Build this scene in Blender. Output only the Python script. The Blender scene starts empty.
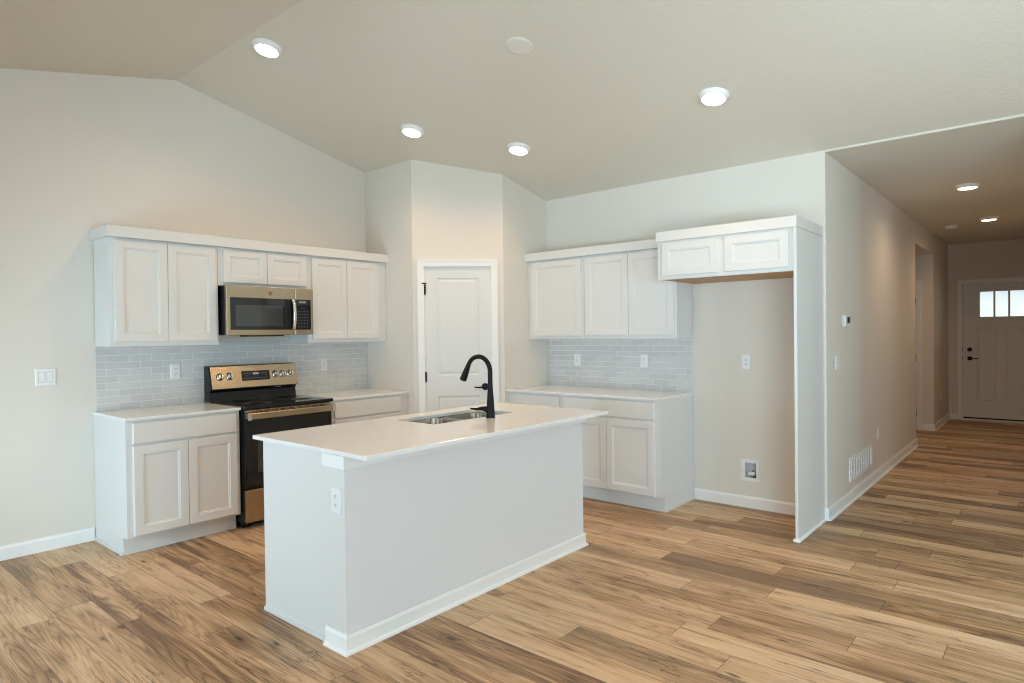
import bpy, bmesh, math
from mathutils import Vector, Matrix

# ------------------------------------------------------------------ camera, sky, lights, exposure
scene = bpy.context.scene
COL = scene.collection
cam_data = bpy.data.cameras.new('camera')
cam = bpy.data.objects.new('camera', cam_data)
COL.objects.link(cam)
scene.camera = cam
YAW, ROLL, PITCH, FOC = 0.7059, -0.0125, -0.0111, 639.4
cam_data.sensor_width = 36.0
cam_data.lens = FOC / 1024 * 36.0
cam_data.clip_start = 0.05
fwd = Vector((math.cos(YAW), math.sin(YAW), 0))
rgt = Vector((math.sin(YAW), -math.cos(YAW), 0))
up = Vector((0, 0, 1))
fwd_p = (fwd * math.cos(PITCH) + up * math.sin(PITCH)).normalized()
up_p = (up * math.cos(PITCH) - fwd * math.sin(PITCH)).normalized()
cr, sr = math.cos(ROLL), math.sin(ROLL)
r2 = rgt * cr + up_p * sr
u2 = up_p * cr - rgt * sr
M = Matrix((r2, u2, -fwd_p)).transposed().to_4x4()
M.translation = Vector((0, 0, 1.43))
cam.matrix_world = M

scene.view_settings.view_transform = 'Standard'
scene.view_settings.look = 'None'
scene.view_settings.gamma = 1.0
scene.view_settings.use_curve_mapping = False
scene.view_settings.exposure = 0.12

SKY = (0.86, 0.94, 1.0)
SKY_STRENGTH = 2.2
DAYLIGHT = 12.9
UPWARD_FILL = 18.0        # radiance of the upward fill lights added outside
DAY_COL = (0.54, 0.785, 1.0)
GROUND_LIGHT = (0.62, 0.68, 0.70)      # world glow below the horizon, standing in for unseen lit ground
LAMP_COL = (1.0, 0.62, 0.33)
LAMP_SPOT_W = 36.0
HALL_SPOT_W = 25.0
HALL_COL = (1.0, 0.68, 0.42)

world = bpy.data.worlds.new('sky')
scene.world = world
world.use_nodes = True
world.cycles.sampling_method = 'NONE'
wn = world.node_tree
bg = wn.nodes['Background']
_tc = wn.nodes.new('ShaderNodeTexCoord')
_sp = wn.nodes.new('ShaderNodeSeparateXYZ')
_rm = wn.nodes.new('ShaderNodeValToRGB')
_ma = wn.nodes.new('ShaderNodeMath')
_ma.operation = 'MULTIPLY_ADD'
_ma.inputs[1].default_value = 0.5
_ma.inputs[2].default_value = 0.5
wn.links.new(_tc.outputs['Generated'], _sp.inputs[0])
wn.links.new(_sp.outputs[2], _ma.inputs[0])
wn.links.new(_ma.outputs[0], _rm.inputs[0])
_rm.color_ramp.elements[0].position = 0.485
_rm.color_ramp.elements[0].color = (*GROUND_LIGHT, 1)
_rm.color_ramp.elements[1].position = 0.515
_rm.color_ramp.elements[1].color = (*SKY, 1)
wn.links.new(_rm.outputs[0], bg.inputs['Color'])
bg.inputs['Strength'].default_value = SKY_STRENGTH

try:
    scene.cycles.use_denoising = True
    scene.cycles.use_adaptive_sampling = False
    scene.cycles.filter_width = 1.1
    scene.cycles.max_bounces = 10
    scene.cycles.diffuse_bounces = 6
    scene.cycles.glossy_bounces = 4
    scene.cycles.transparent_max_bounces = 12
    scene.cycles.sample_clamp_indirect = 4.0
    scene.cycles.caustics_reflective = False
    scene.cycles.caustics_refractive = False
except Exception:
    pass


def window_daylight(name, loc, direction, sx, sy):
    """the daylight of one window: a sky-coloured area light standing just outside its glass"""
    d = bpy.data.lights.new(name, 'AREA')
    d.shape = 'RECTANGLE'
    d.size, d.size_y = sx, sy
    d.energy = math.pi * sx * sy * DAYLIGHT
    d.color = DAY_COL
    o = bpy.data.objects.new(name, d)
    o.location = loc
    o.rotation_euler = Vector(direction).to_track_quat('-Z', 'Z').to_euler()
    COL.objects.link(o)


# assumed windows behind the camera, placed and sized for their light: (wall, u0, u1, z0, z1)
LEFT_WINDOWS = [(-3.9, -0.5, 0.08, 2.45), (0.25, 1.05, 0.30, 2.20), (3.2, 4.6, 0.06, 1.50)]   # along y on the wall at x = XL
REAR_WINDOWS = [(-0.7, 1.6, 0.10, 2.35)]                               # along x on the wall at y = YB
XL, YB = -0.95, -4.5
for (a, b, z0, z1) in LEFT_WINDOWS:
    window_daylight('window_daylight', (XL - 0.14, (a + b) / 2, (z0 + z1) / 2), (1, 0, 0), b - a, z1 - z0)
for (a, b, z0, z1) in REAR_WINDOWS:
    window_daylight('window_daylight', ((a + b) / 2, YB - 0.14, (z0 + z1) / 2), (0, 1, 0), b - a, z1 - z0)

# upward area lights added outside, imitating ground bounce on to the ceiling
for nm, cx, cy, sx, sy in (('left', -3.3, -2.3, 4.2, 5.2), ('rear', 0.5, -6.7, 3.0, 4.0)):
    d = bpy.data.lights.new('upward_fill', 'AREA')
    d.shape = 'RECTANGLE'
    d.size, d.size_y = sx, sy
    d.energy = math.pi * sx * sy * UPWARD_FILL
    d.color = (0.88, 0.93, 1.0)
    o = bpy.data.objects.new('upward_fill', d)
    o.location = (cx, cy, -0.14)
    o.rotation_euler = (math.pi, 0, 0)
    COL.objects.link(o)

# ------------------------------------------------------------------ key dimensions (metres)
XF = 5.179          # fridge wall
YR = 5.236          # range wall
XE, YE = 3.915, 3.940   # pantry side walls
PD = 0.595          # pantry diagonal: from (XE, YE+PD) to (XE+PD, YE)
YH = 1.317          # hall wall
XD = 12.26          # front door wall
XO0, XO1 = 9.16, 10.66  # opening in the hall wall
OPZ = 2.485
HZ = 2.764          # hall ceiling
XRIDGE, SLOPE = 2.135, 0.2205
ZEAVE = 2.778


def ceil_z(x):
    z = ZEAVE + SLOPE * (XF - XRIDGE)
    return z - SLOPE * abs(x - XRIDGE)


# ------------------------------------------------------------------ materials
def new_mat(name):
    m = bpy.data.materials.new(name)
    m.use_nodes = True
    nt = m.node_tree
    return m, nt, nt.nodes['Principled BSDF']


def simple(name, col, rough=0.5, metal=0.0, bump=0.0, bscale=60.0, coat=0.0, spec=0.5, stretch=None, var=0.0, rvar=0.0):
    m, nt, p = new_mat(name)
    p.inputs['Base Color'].default_value = (*col, 1)
    p.inputs['Roughness'].default_value = rough
    p.inputs['Metallic'].default_value = metal
    p.inputs['Specular IOR Level'].default_value = spec
    p.inputs['Coat Weight'].default_value = coat
    p.inputs['Coat Roughness'].default_value = 0.05
    if bump or var or rvar:
        g = nt.nodes.new('ShaderNodeNewGeometry')
        mp = nt.nodes.new('ShaderNodeMapping')
        if stretch:
            mp.inputs['Scale'].default_value = stretch
        nt.links.new(g.outputs['Position'], mp.inputs['Vector'])
        n = nt.nodes.new('ShaderNodeTexNoise')
        n.inputs['Scale'].default_value = bscale
        n.inputs['Detail'].default_value = 3
        nt.links.new(mp.outputs['Vector'], n.inputs['Vector'])
        if bump:
            b = nt.nodes.new('ShaderNodeBump')
            b.inputs['Strength'].default_value = bump
            b.inputs['Distance'].default_value = 0.002
            nt.links.new(n.outputs['Fac'], b.inputs['Height'])
            nt.links.new(b.outputs['Normal'], p.inputs['Normal'])
        if rvar:
            rm = nt.nodes.new('ShaderNodeMath')
            rm.operation = 'MULTIPLY_ADD'
            rm.inputs[1].default_value = rvar
            rm.inputs[2].default_value = rough - rvar / 2
            nt.links.new(n.outputs['Fac'], rm.inputs[0])
            nt.links.new(rm.outputs[0], p.inputs['Roughness'])
        if var:
            mx = nt.nodes.new('ShaderNodeMix')
            mx.data_type = 'RGBA'
            mx.inputs['A'].default_value = (*[c * (1 - var) for c in col], 1)
            mx.inputs['B'].default_value = (*[min(1, c * (1 + var)) for c in col], 1)
            nt.links.new(n.outputs['Fac'], mx.inputs['Factor'])
            nt.links.new(mx.outputs['Result'], p.inputs['Base Color'])
    return m


def emissive(name, col, strength):
    m, nt, p = new_mat(name)
    p.inputs['Base Color'].default_value = (*col, 1)
    p.inputs['Emission Color'].default_value = (*col, 1)
    p.inputs['Emission Strength'].default_value = strength
    return m


class NB:
    """tiny node-graph helper"""
    def __init__(self, nt):
        self.nt = nt

    def n(self, typ, **kw):
        nd = self.nt.nodes.new(typ)
        for k, v in kw.items():
            setattr(nd, k, v)
        return nd

    def put(self, sock, v):
        if hasattr(v, 'node'):
            self.nt.links.new(v, sock)
        else:
            sock.default_value = v

    def math(self, op, a, b=0.0, c=None, clamp=False):
        nd = self.n('ShaderNodeMath', operation=op, use_clamp=clamp)
        self.put(nd.inputs[0], a)
        self.put(nd.inputs[1], b)
        if c is not None:
            self.put(nd.inputs[2], c)
        return nd.outputs[0]

    def xyz(self, x, y, z=0.0):
        nd = self.n('ShaderNodeCombineXYZ')
        self.put(nd.inputs[0], x)
        self.put(nd.inputs[1], y)
        self.put(nd.inputs[2], z)
        return nd.outputs[0]

    def mix(self, f, a, b, blend='MIX'):
        nd = self.n('ShaderNodeMix', data_type='RGBA', blend_type=blend)
        self.put(nd.inputs['Factor'], f)
        self.put(nd.inputs['A'], a)
        self.put(nd.inputs['B'], b)
        return nd.outputs['Result']

    def noise(self, vec, scale, detail=3.0, rough=0.5, dist=0.0):
        nd = self.n('ShaderNodeTexNoise')
        self.put(nd.inputs['Vector'], vec)
        nd.inputs['Scale'].default_value = scale
        nd.inputs['Detail'].default_value = detail
        nd.inputs['Roughness'].default_value = rough
        nd.inputs['Distortion'].default_value = dist
        return nd.outputs['Fac']

    def ramp(self, f, stops):
        nd = self.n('ShaderNodeValToRGB')
        self.put(nd.inputs['Fac'], f)
        el = nd.color_ramp.elements
        while len(el) > 1:
            el.remove(el[-1])
        el[0].position, el[0].color = stops[0][0], (*stops[0][1], 1)
        for pos, c in stops[1:]:
            e = el.new(pos)
            e.color = (*c, 1)
        return nd.outputs['Color']


def make_floor_mat():
    m, nt, p = new_mat('oak_plank_flooring')
    b = NB(nt)
    g = b.n('ShaderNodeNewGeometry')
    s = b.n('ShaderNodeSeparateXYZ')
    nt.links.new(g.outputs['Position'], s.inputs[0])
    X, Y = s.outputs[0], s.outputs[1]
    xr = b.math('DIVIDE', b.math('SUBTRACT', X, 1.148 - 0.1785 * 40), 0.1785)
    row = b.math('FLOOR', xr)
    fx = b.math('FRACT', xr)
    w1 = b.n('ShaderNodeTexWhiteNoise', noise_dimensions='1D')
    nt.links.new(row, w1.inputs['W'])
    yr = b.math('ADD', b.math('DIVIDE', Y, 1.22), b.math('MULTIPLY', w1.outputs['Value'], 7.3))
    yid = b.math('FLOOR', yr)
    fy = b.math('FRACT', yr)
    w2 = b.n('ShaderNodeTexWhiteNoise', noise_dimensions='2D')
    nt.links.new(b.xyz(row, yid), w2.inputs['Vector'])
    rnd = w2.outputs['Value']
    w3 = b.n('ShaderNodeTexWhiteNoise', noise_dimensions='3D')
    nt.links.new(b.xyz(row, yid, 7.7), w3.inputs['Vector'])
    rnd2 = w3.outputs['Value']
    offx = b.math('MULTIPLY', rnd, 37.0)
    offy = b.math('MULTIPLY', rnd2, 53.0)
    # slow tone drifting along each plank
    v1 = b.xyz(b.math('ADD', b.math('MULTIPLY', X, 7.0), offx), b.math('ADD', b.math('MULTIPLY', Y, 0.9), offy), offx)
    tone = b.noise(v1, 1.0, 4.0, 0.55, 0.8)
    # fine fibres
    v2 = b.xyz(b.math('ADD', b.math('MULTIPLY', X, 130.0), offx), b.math('ADD', b.math('MULTIPLY', Y, 4.0), offy), offy)
    grain = b.noise(v2, 1.0, 4.0, 0.65, 0.4)
    v2b = b.xyz(b.math('ADD', b.math('MULTIPLY', X, 34.0), offy), b.math('ADD', b.math('MULTIPLY', Y, 1.6), offx), offx)
    fib = b.noise(v2b, 1.0, 3.0, 0.6, 0.6)
    # cathedral figure: contour lines of a stretched field, sharpened to thin dark lines
    v3 = b.xyz(b.math('ADD', b.math('MULTIPLY', X, 8.0), offx), b.math('ADD', b.math('MULTIPLY', Y, 0.55), offy), offy)
    warp = b.noise(v3, 1.0, 1.5, 0.45, 0.25)
    saw = b.math('FRACT', b.math('MULTIPLY', warp, 26.0))
    bands = b.math('POWER', b.math('ABSOLUTE', b.math('MULTIPLY_ADD', saw, 2.0, -1.0)), 3.0)
    # dark heart streaks, cracks and knots
    v4 = b.xyz(b.math('ADD', b.math('MULTIPLY', X, 15.0), offy), b.math('ADD', b.math('MULTIPLY', Y, 0.95), offx), offx)
    st = b.noise(v4, 1.0, 5.0, 0.62, 1.2)
    streak = b.math('MULTIPLY', b.math('SUBTRACT', st, 0.565), 8.0, clamp=True)
    v6 = b.xyz(b.math('ADD', b.math('MULTIPLY', X, 16.0), offx), b.math('ADD', b.math('MULTIPLY', Y, 1.1), offy), offy)
    ck = b.noise(v6, 1.0, 4.0, 0.6, 1.8)
    ckl = b.math('SUBTRACT', 1.0, b.math('MULTIPLY', b.math('ABSOLUTE', b.math('SUBTRACT', ck, 0.5)), 42.0), clamp=True)
    gate = b.math('MULTIPLY', b.math('SUBTRACT', b.noise(b.xyz(b.math('ADD', b.math('MULTIPLY', X, 5.0), offy), b.math('ADD', b.math('MULTIPLY', Y, 2.2), offx), 3.0), 1.0, 2.0), 0.50), 7.0, clamp=True)
    crack = b.math('MULTIPLY', ckl, gate)
    vk = b.n('ShaderNodeTexVoronoi')
    vk.inputs['Scale'].default_value = 1.0
    v5 = b.xyz(b.math('ADD', b.math('MULTIPLY', X, 6.0), b.math('MULTIPLY_ADD', fib, 0.35, offx)),
               b.math('ADD', b.math('MULTIPLY', Y, 2.4), b.math('MULTIPLY_ADD', tone, 0.5, offy)), b.math('MULTIPLY', warp, 0.35))
    nt.links.new(v5, vk.inputs['Vector'])
    knot = b.math('MULTIPLY', b.math('SUBTRACT', 0.095, vk.outputs['Distance']), 16.0, clamp=True)
    halo = b.math('MULTIPLY', b.math('SUBTRACT', 0.28, vk.outputs['Distance']), 3.6, clamp=True)
    f = b.math('ADD', b.math('MULTIPLY', tone, 0.95), b.math('MULTIPLY', grain, 0.40))
    f = b.math('ADD', f, b.math('MULTIPLY', fib, 0.45))
    f = b.math('ADD', f, b.math('MULTIPLY', rnd, 0.40))
    f = b.math('SUBTRACT', f, b.math('MULTIPLY', bands, 0.16))
    f = b.math('SUBTRACT', f, b.math('MULTIPLY', halo, 0.10))
    f = b.math('MULTIPLY_ADD', b.math('SUBTRACT', f, 1.05), 1.30, 0.49)
    col = b.ramp(f, FLOOR_RAMP)
    # some planks greyer
    col = b.mix(b.math('MULTIPLY', b.math('POWER', rnd2, 2.0), 0.35), col, (0.40, 0.285, 0.180, 1))
    col = b.mix(b.math('MULTIPLY', streak, 0.62), col, (0.17, 0.098, 0.050, 1))
    col = b.mix(b.math('MULTIPLY', crack, 0.85), col, (0.050, 0.030, 0.018, 1))
    col = b.mix(b.math('MULTIPLY', knot, 0.80), col, (0.045, 0.027, 0.016, 1))
    ex = b.math('MINIMUM', fx, b.math('SUBTRACT', 1.0, fx))
    ey = b.math('MINIMUM', fy, b.math('SUBTRACT', 1.0, fy))
    seam = b.math('MAXIMUM', b.math('LESS_THAN', ex, 0.0085), b.math('LESS_THAN', ey, 0.0013))
    col = b.mix(b.math('MULTIPLY', seam, 0.78), col, (0.07, 0.048, 0.03, 1))
    nt.links.new(col, p.inputs['Base Color'])
    rg = b.math('MULTIPLY_ADD', grain, 0.16, 0.36)
    nt.links.new(rg, p.inputs['Roughness'])
    p.inputs['Specular IOR Level'].default_value = 0.32
    bp = b.n('ShaderNodeBump')
    bp.inputs['Strength'].default_value = 0.35
    bp.inputs['Distance'].default_value = 0.0015
    h = b.math('SUBTRACT', b.math('MULTIPLY', grain, 0.5), b.math('MULTIPLY', seam, 0.9))
    nt.links.new(h, bp.inputs['Height'])
    nt.links.new(bp.outputs['Normal'], p.inputs['Normal'])
    return m


FLOOR_RAMP = [(0.16, (0.19, 0.105, 0.054)), (0.36, (0.385, 0.230, 0.122)), (0.54, (0.57, 0.365, 0.205)),
              (0.74, (0.70, 0.478, 0.288)), (0.98, (0.79, 0.585, 0.385))]


def make_tile_mat(name, u_axis, u0, half):
    """grey glazed 2x6 running-bond tile, u along the wall, v = z above the worktop"""
    m, nt, p = new_mat(name)
    b = NB(nt)
    g = b.n('ShaderNodeNewGeometry')
    s = b.n('ShaderNodeSeparateXYZ')
    nt.links.new(g.outputs['Position'], s.inputs[0])
    U, Z = s.outputs[u_axis], s.outputs[2]
    PW, PH = 0.1515, 0.0497
    v = b.math('DIVIDE', b.math('SUBTRACT', Z, 0.916 - PH * 20), PH)
    rv = b.math('FLOOR', v)
    odd = b.math('MODULO', rv, 2.0)
    u = b.math('ADD', b.math('DIVIDE', b.math('SUBTRACT', U, u0 - PW * 40), PW), b.math('MULTIPLY', odd, 0.5 if half else -0.5))
    ru = b.math('FLOOR', u)
    fu, fv = b.math('FRACT', u), b.math('FRACT', v)
    eu = b.math('MULTIPLY', b.math('MINIMUM', fu, b.math('SUBTRACT', 1.0, fu)), PW)
    ev = b.math('MULTIPLY', b.math('MINIMUM', fv, b.math('SUBTRACT', 1.0, fv)), PH)
    e = b.math('MINIMUM', eu, ev)
    tile = b.math('MULTIPLY', b.math('SUBTRACT', e, 0.0012), 900.0, clamp=True)
    w = b.n('ShaderNodeTexWhiteNoise', noise_dimensions='2D')
    nt.links.new(b.xyz(ru, rv), w.inputs['Vector'])
    base = b.mix(w.outputs['Value'], (0.575, 0.572, 0.565, 1), (0.64, 0.637, 0.63, 1))
    col = b.mix(tile, (0.80, 0.795, 0.785, 1), base)
    nt.links.new(col, p.inputs['Base Color'])
    rg = b.math('MULTIPLY_ADD', tile, -0.52, 0.70)
    nt.links.new(rg, p.inputs['Roughness'])
    hgt = b.math('MULTIPLY', b.math('SUBTRACT', e, 0.0008), 300.0, clamp=True)
    wav = b.noise(g.outputs['Position'], 26.0, 2.0)
    hgt = b.math('ADD', hgt, b.math('MULTIPLY', wav, 0.25))
    bp = b.n('ShaderNodeBump')
    bp.inputs['Strength'].default_value = 0.5
    bp.inputs['Distance'].default_value = 0.0012
    nt.links.new(hgt, bp.inputs['Height'])
    nt.links.new(bp.outputs['Normal'], p.inputs['Normal'])
    return m


def make_quartz():
    m, nt, p = new_mat('white_quartz')
    b = NB(nt)
    g = b.n('ShaderNodeNewGeometry')
    n1 = b.noise(g.outputs['Position'], 420.0, 2.0, 0.7)
    n2 = b.noise(g.outputs['Position'], 9.0, 4.0, 0.6, 0.8)
    f = b.math('ADD', b.math('MULTIPLY', n1, 0.6), b.math('MULTIPLY', n2, 0.4))
    col = b.ramp(f, [(0.35, (0.80, 0.805, 0.81)), (0.62, (0.885, 0.89, 0.895))])
    nt.links.new(col, p.inputs['Base Color'])
    p.inputs['Roughness'].default_value = 0.14
    p.inputs['Specular IOR Level'].default_value = 0.55
    return m


def make_oak_ply():
    m, nt, p = new_mat('raw_oak_plywood')
    b = NB(nt)
    g = b.n('ShaderNodeNewGeometry')
    s = b.n('ShaderNodeSeparateXYZ')
    nt.links.new(g.outputs['Position'], s.inputs[0])
    v = b.xyz(b.math('MULTIPLY', s.outputs[0], 40.0), b.math('MULTIPLY', s.outputs[1], 2.5), s.outputs[2])
    col = b.ramp(b.noise(v, 1.0, 4.0, 0.6, 0.4), [(0.3, (0.40, 0.21, 0.075)), (0.7, (0.58, 0.33, 0.13))])
    nt.links.new(col, p.inputs['Base Color'])
    p.inputs['Roughness'].default_value = 0.5
    return m


def make_steel(name, col, rough, axis):
    m, nt, p = new_mat(name)
    b = NB(nt)
    g = b.n('ShaderNodeNewGeometry')
    s = b.n('ShaderNodeSeparateXYZ')
    nt.links.new(g.outputs['Position'], s.inputs[0])
    sc = [160.0, 160.0, 160.0]
    sc[axis] = 1.2
    v = b.xyz(*[b.math('MULTIPLY', s.outputs[i], sc[i]) for i in range(3)])
    n = b.noise(v, 1.0, 2.0, 0.6)
    nt.links.new(b.math('MULTIPLY_ADD', n, 0.10, rough - 0.05), p.inputs['Roughness'])
    p.inputs['Base Color'].default_value = (*col, 1)
    p.inputs['Metallic'].default_value = 1.0
    return m


def make_pane():
    m = bpy.data.materials.new('window_glass')
    m.use_nodes = True
    nt = m.node_tree
    nt.nodes.clear()
    out = nt.nodes.new('ShaderNodeOutputMaterial')
    tr = nt.nodes.new('ShaderNodeBsdfTransparent')
    tr.inputs['Color'].default_value = (0.93, 0.95, 0.94, 1)
    gl = nt.nodes.new('ShaderNodeBsdfGlossy')
    gl.inputs['Roughness'].default_value = 0.02
    fr = nt.nodes.new('ShaderNodeFresnel')
    fr.inputs['IOR'].default_value = 1.45
    mx = nt.nodes.new('ShaderNodeMixShader')
    nt.links.new(fr.outputs[0], mx.inputs[0])
    nt.links.new(tr.outputs[0], mx.inputs[1])
    nt.links.new(gl.outputs[0], mx.inputs[2])
    nt.links.new(mx.outputs[0], out.inputs[0])
    return m


MT = {}
MT['floor'] = make_floor_mat()
MT['wall'] = simple('greige_wall_paint', (0.755, 0.712, 0.645), 0.75, bump=0.08, bscale=140.0, spec=0.25)
MT['ceiling'] = simple('textured_ceiling_paint', (0.715, 0.68, 0.59), 0.9, bump=1.0, bscale=55.0, spec=0.15)
MT['cab'] = simple('white_cabinet_paint', (0.73, 0.73, 0.71), 0.38, rvar=0.06, bscale=30.0)
MT['trim'] = simple('white_trim_paint', (0.88, 0.88, 0.865), 0.42, rvar=0.06, bscale=30.0)
MT['door'] = simple('white_door_paint', (0.755, 0.76, 0.745), 0.45, rvar=0.06, bscale=30.0)
MT['quartz'] = make_quartz()
MT['tile_r'] = make_tile_mat('grey_subway_tile', 0, 1.687, True)
MT['tile_f'] = make_tile_mat('grey_subway_tile_side', 1, 2.52, True)
MT['grout'] = simple('white_grout_edge', (0.72, 0.715, 0.70), 0.6, bump=0.1, bscale=200)
MT['oak'] = make_oak_ply()
MT['steel'] = make_steel('warm_reflection_steel', (0.50, 0.395, 0.275), 0.24, 0)  # warm room reflections put into the steel's base colour
MT['steel_lt'] = make_steel('polished_steel', (0.80, 0.77, 0.72), 0.18, 2)
MT['sink'] = make_steel('sink_steel', (0.46, 0.41, 0.345), 0.20, 0)
MT['chrome'] = simple('chrome', (0.86, 0.85, 0.83), 0.10, 1.0, bump=0.02, bscale=400)
MT['blackglass'] = simple('black_glass', (0.008, 0.008, 0.009), 0.06, spec=0.6, bump=0.01, bscale=20)
MT['ovenglass'] = simple('smoked_oven_glass', (0.035, 0.038, 0.040), 0.05, spec=0.8, bump=0.01, bscale=20)
MT['black'] = simple('black_enamel', (0.007, 0.007, 0.008), 0.30, spec=0.35, bump=0.03, bscale=200)
MT['charcoal'] = simple('charcoal_painted_metal', (0.012, 0.012, 0.013), 0.45, spec=0.3, bump=0.05, bscale=200)
MT['matteblack'] = simple('matte_black_metal', (0.006, 0.006, 0.006), 0.45, spec=0.22, bump=0.03, bscale=250)
MT['plastic'] = simple('white_plastic', (0.83, 0.83, 0.83), 0.35, rvar=0.06, bscale=60)
MT['slot'] = simple('dark_slot', (0.05, 0.05, 0.055), 0.6, bump=0.05, bscale=200)
MT['grey'] = simple('grey_plastic', (0.42, 0.42, 0.43), 0.5, bump=0.03, bscale=200)
MT['mark'] = simple('pale_key_print', (0.26, 0.265, 0.28), 0.5, bump=0.02, bscale=200)
MT['brass'] = simple('brass_valve', (0.55, 0.42, 0.22), 0.3, 1.0, bump=0.05, bscale=200)
MT['lens'] = emissive('lit_lamp_lens', (1.0, 0.90, 0.74), 9.0)
MT['lens'].cycles.emission_sampling = 'NONE'
MT['pane'] = make_pane()
MT['ground'] = simple('concrete_ground', (0.60, 0.59, 0.56), 0.9, bump=0.3, bscale=20, var=0.12)
MT['siding'] = simple('pale_house_siding', (0.72, 0.73, 0.74), 0.8, bump=0.2, bscale=6, stretch=(0.1, 0.1, 8))
MT['shingle'] = simple('grey_roof_shingles', (0.42, 0.43, 0.45), 0.9, bump=0.6, bscale=14, var=0.2)

# ------------------------------------------------------------------ mesh helpers
def box(bm, x0, y0, z0, x1, y1, z1, bev=0.0, mi=0):
    vs = [bm.verts.new((x, y, z)) for x in (x0, x1) for y in (y0, y1) for z in (z0, z1)]
    q = [(0, 1, 3, 2), (4, 6, 7, 5), (0, 4, 5, 1), (2, 3, 7, 6), (0, 2, 6, 4), (1, 5, 7, 3)]
    fs = [bm.faces.new([vs[i] for i in f]) for f in q]
    for f in fs:
        f.material_index = mi
    if bev > 0:
        es = list({e for f in fs for e in f.edges})
        bmesh.ops.bevel(bm, geom=es, offset=bev, segments=2, affect='EDGES', profile=0.5)


def prism(bm, pts, z0, z1):
    """pts: (x, y); z0/z1 numbers or functions of (x, y)"""
    f0 = z0 if callable(z0) else (lambda x, y: z0)
    f1 = z1 if callable(z1) else (lambda x, y: z1)
    lo = [bm.verts.new((x, y, f0(x, y))) for x, y in pts]
    hi = [bm.verts.new((x, y, f1(x, y))) for x, y in pts]
    n = len(pts)
    bm.faces.new(lo[::-1])
    bm.faces.new(hi)
    for i in range(n):
        j = (i + 1) % n
        bm.faces.new((lo[i], lo[j], hi[j], hi[i]))


def extrude_poly(bm, pts3, vec):
    a = [bm.verts.new(p) for p in pts3]
    v = Vector(vec)
    b = [bm.verts.new(Vector(p) + v) for p in pts3]
    n = len(a)
    bm.faces.new(a[::-1])
    bm.faces.new(b)
    for i in range(n):
        j = (i + 1) % n
        bm.faces.new((a[i], a[j], b[j], b[i]))


def tube(bm, path, radii, seg=20, cap=True):
    path = [Vector(p) for p in path]
    if not isinstance(radii, (list, tuple)):
        radii = [radii] * len(path)
    rings = []
    prev = None
    for i, p in enumerate(path):
        t = (path[min(i + 1, len(path) - 1)] - path[max(i - 1, 0)]).normalized()
        if prev is None:
            a = Vector((0, 0, 1)) if abs(t.z) < 0.9 else Vector((1, 0, 0))
            nrm = (a - t * a.dot(t)).normalized()
        else:
            nrm = (prev - t * prev.dot(t)).normalized()
        prev = nrm
        bn = t.cross(nrm)
        rings.append([bm.verts.new(p + (nrm * math.cos(2 * math.pi * k / seg) + bn * math.sin(2 * math.pi * k / seg)) * radii[i]) for k in range(seg)])
    for a, b in zip(rings, rings[1:]):
        for k in range(seg):
            bm.faces.new((a[k], a[(k + 1) % seg], b[(k + 1) % seg], b[k]))
    if cap:
        bm.faces.new(rings[0][::-1])
        bm.faces.new(rings[-1])


def lathe(bm, prof, seg=32, mtx=None):
    """prof: (r, z) pairs, axis z; closed with caps when r > 0 at the ends"""
    rings = []
    for r, z in prof:
        if r < 1e-6:
            rings.append([bm.verts.new((0, 0, z))])
        else:
            rings.append([bm.verts.new((r * math.cos(2 * math.pi * k / seg), r * math.sin(2 * math.pi * k / seg), z)) for k in range(seg)])
    new = [v for r in rings for v in r]
    for a, b in zip(rings, rings[1:]):
        for k in range(seg):
            k2 = (k + 1) % seg
            if len(a) == 1 and len(b) == 1:
                continue
            if len(a) == 1:
                bm.faces.new((a[0], b[k2], b[k]))
            elif len(b) == 1:
                bm.faces.new((a[k], a[k2], b[0]))
            else:
                bm.faces.new((a[k], a[k2], b[k2], b[k]))
    if len(rings[0]) > 1:
        bm.faces.new(rings[0][::-1])
    if len(rings[-1]) > 1:
        bm.faces.new(rings[-1])
    if mtx is not None:
        for v in new:
            v.co = mtx @ v.co


class Frame:
    """a facing plane: origin, u along the wall (left to right as seen), z up, n towards the viewer"""
    def __init__(self, origin, u, n):
        self.o, self.u, self.n = Vector(origin), Vector(u).normalized(), Vector(n).normalized()

    def p(self, u, z, d=0.0):
        return self.o + self.u * u + Vector((0, 0, z)) + self.n * d

    def mtx(self, u, z, d=0.0):
        """matrix whose local z axis looks out of the plane at that point"""
        m = Matrix((self.u, self.n.cross(self.u), self.n)).transposed().to_4x4()
        m.translation = self.p(u, z, d)
        return m


FR = Frame((0, YR, 0), (1, 0, 0), (0, -1, 0))       # range wall; u = x
FF = Frame((XF, 0, 0), (0, -1, 0), (-1, 0, 0))      # fridge wall; u = -y
FH = Frame((0, YH, 0), (1, 0, 0), (0, -1, 0))       # hall wall; u = x
FD = Frame((XD, 0, 0), (0, -1, 0), (-1, 0, 0))      # front door wall; u = -y
S2 = math.sqrt(0.5)
FP = Frame((XE, YE + PD, 0), (S2, -S2, 0), (-S2, -S2, 0))   # pantry diagonal; u from its left end


def fbox(bm, fr, u0, u1, z0, z1, d0, d1, bev=0.0):
    nb = bmesh.new()
    box(nb, u0, z0, d0, u1, z1, d1, bev)
    for v in nb.verts:
        v.co = fr.p(v.co.x, v.co.y, v.co.z)
    merge(bm, nb)


def merge(bm, nb):
    mp = {}
    for v in nb.verts:
        mp[v] = bm.verts.new(v.co)
    for f in nb.faces:
        bm.faces.new([mp[v] for v in f.verts])
    nb.free()


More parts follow.
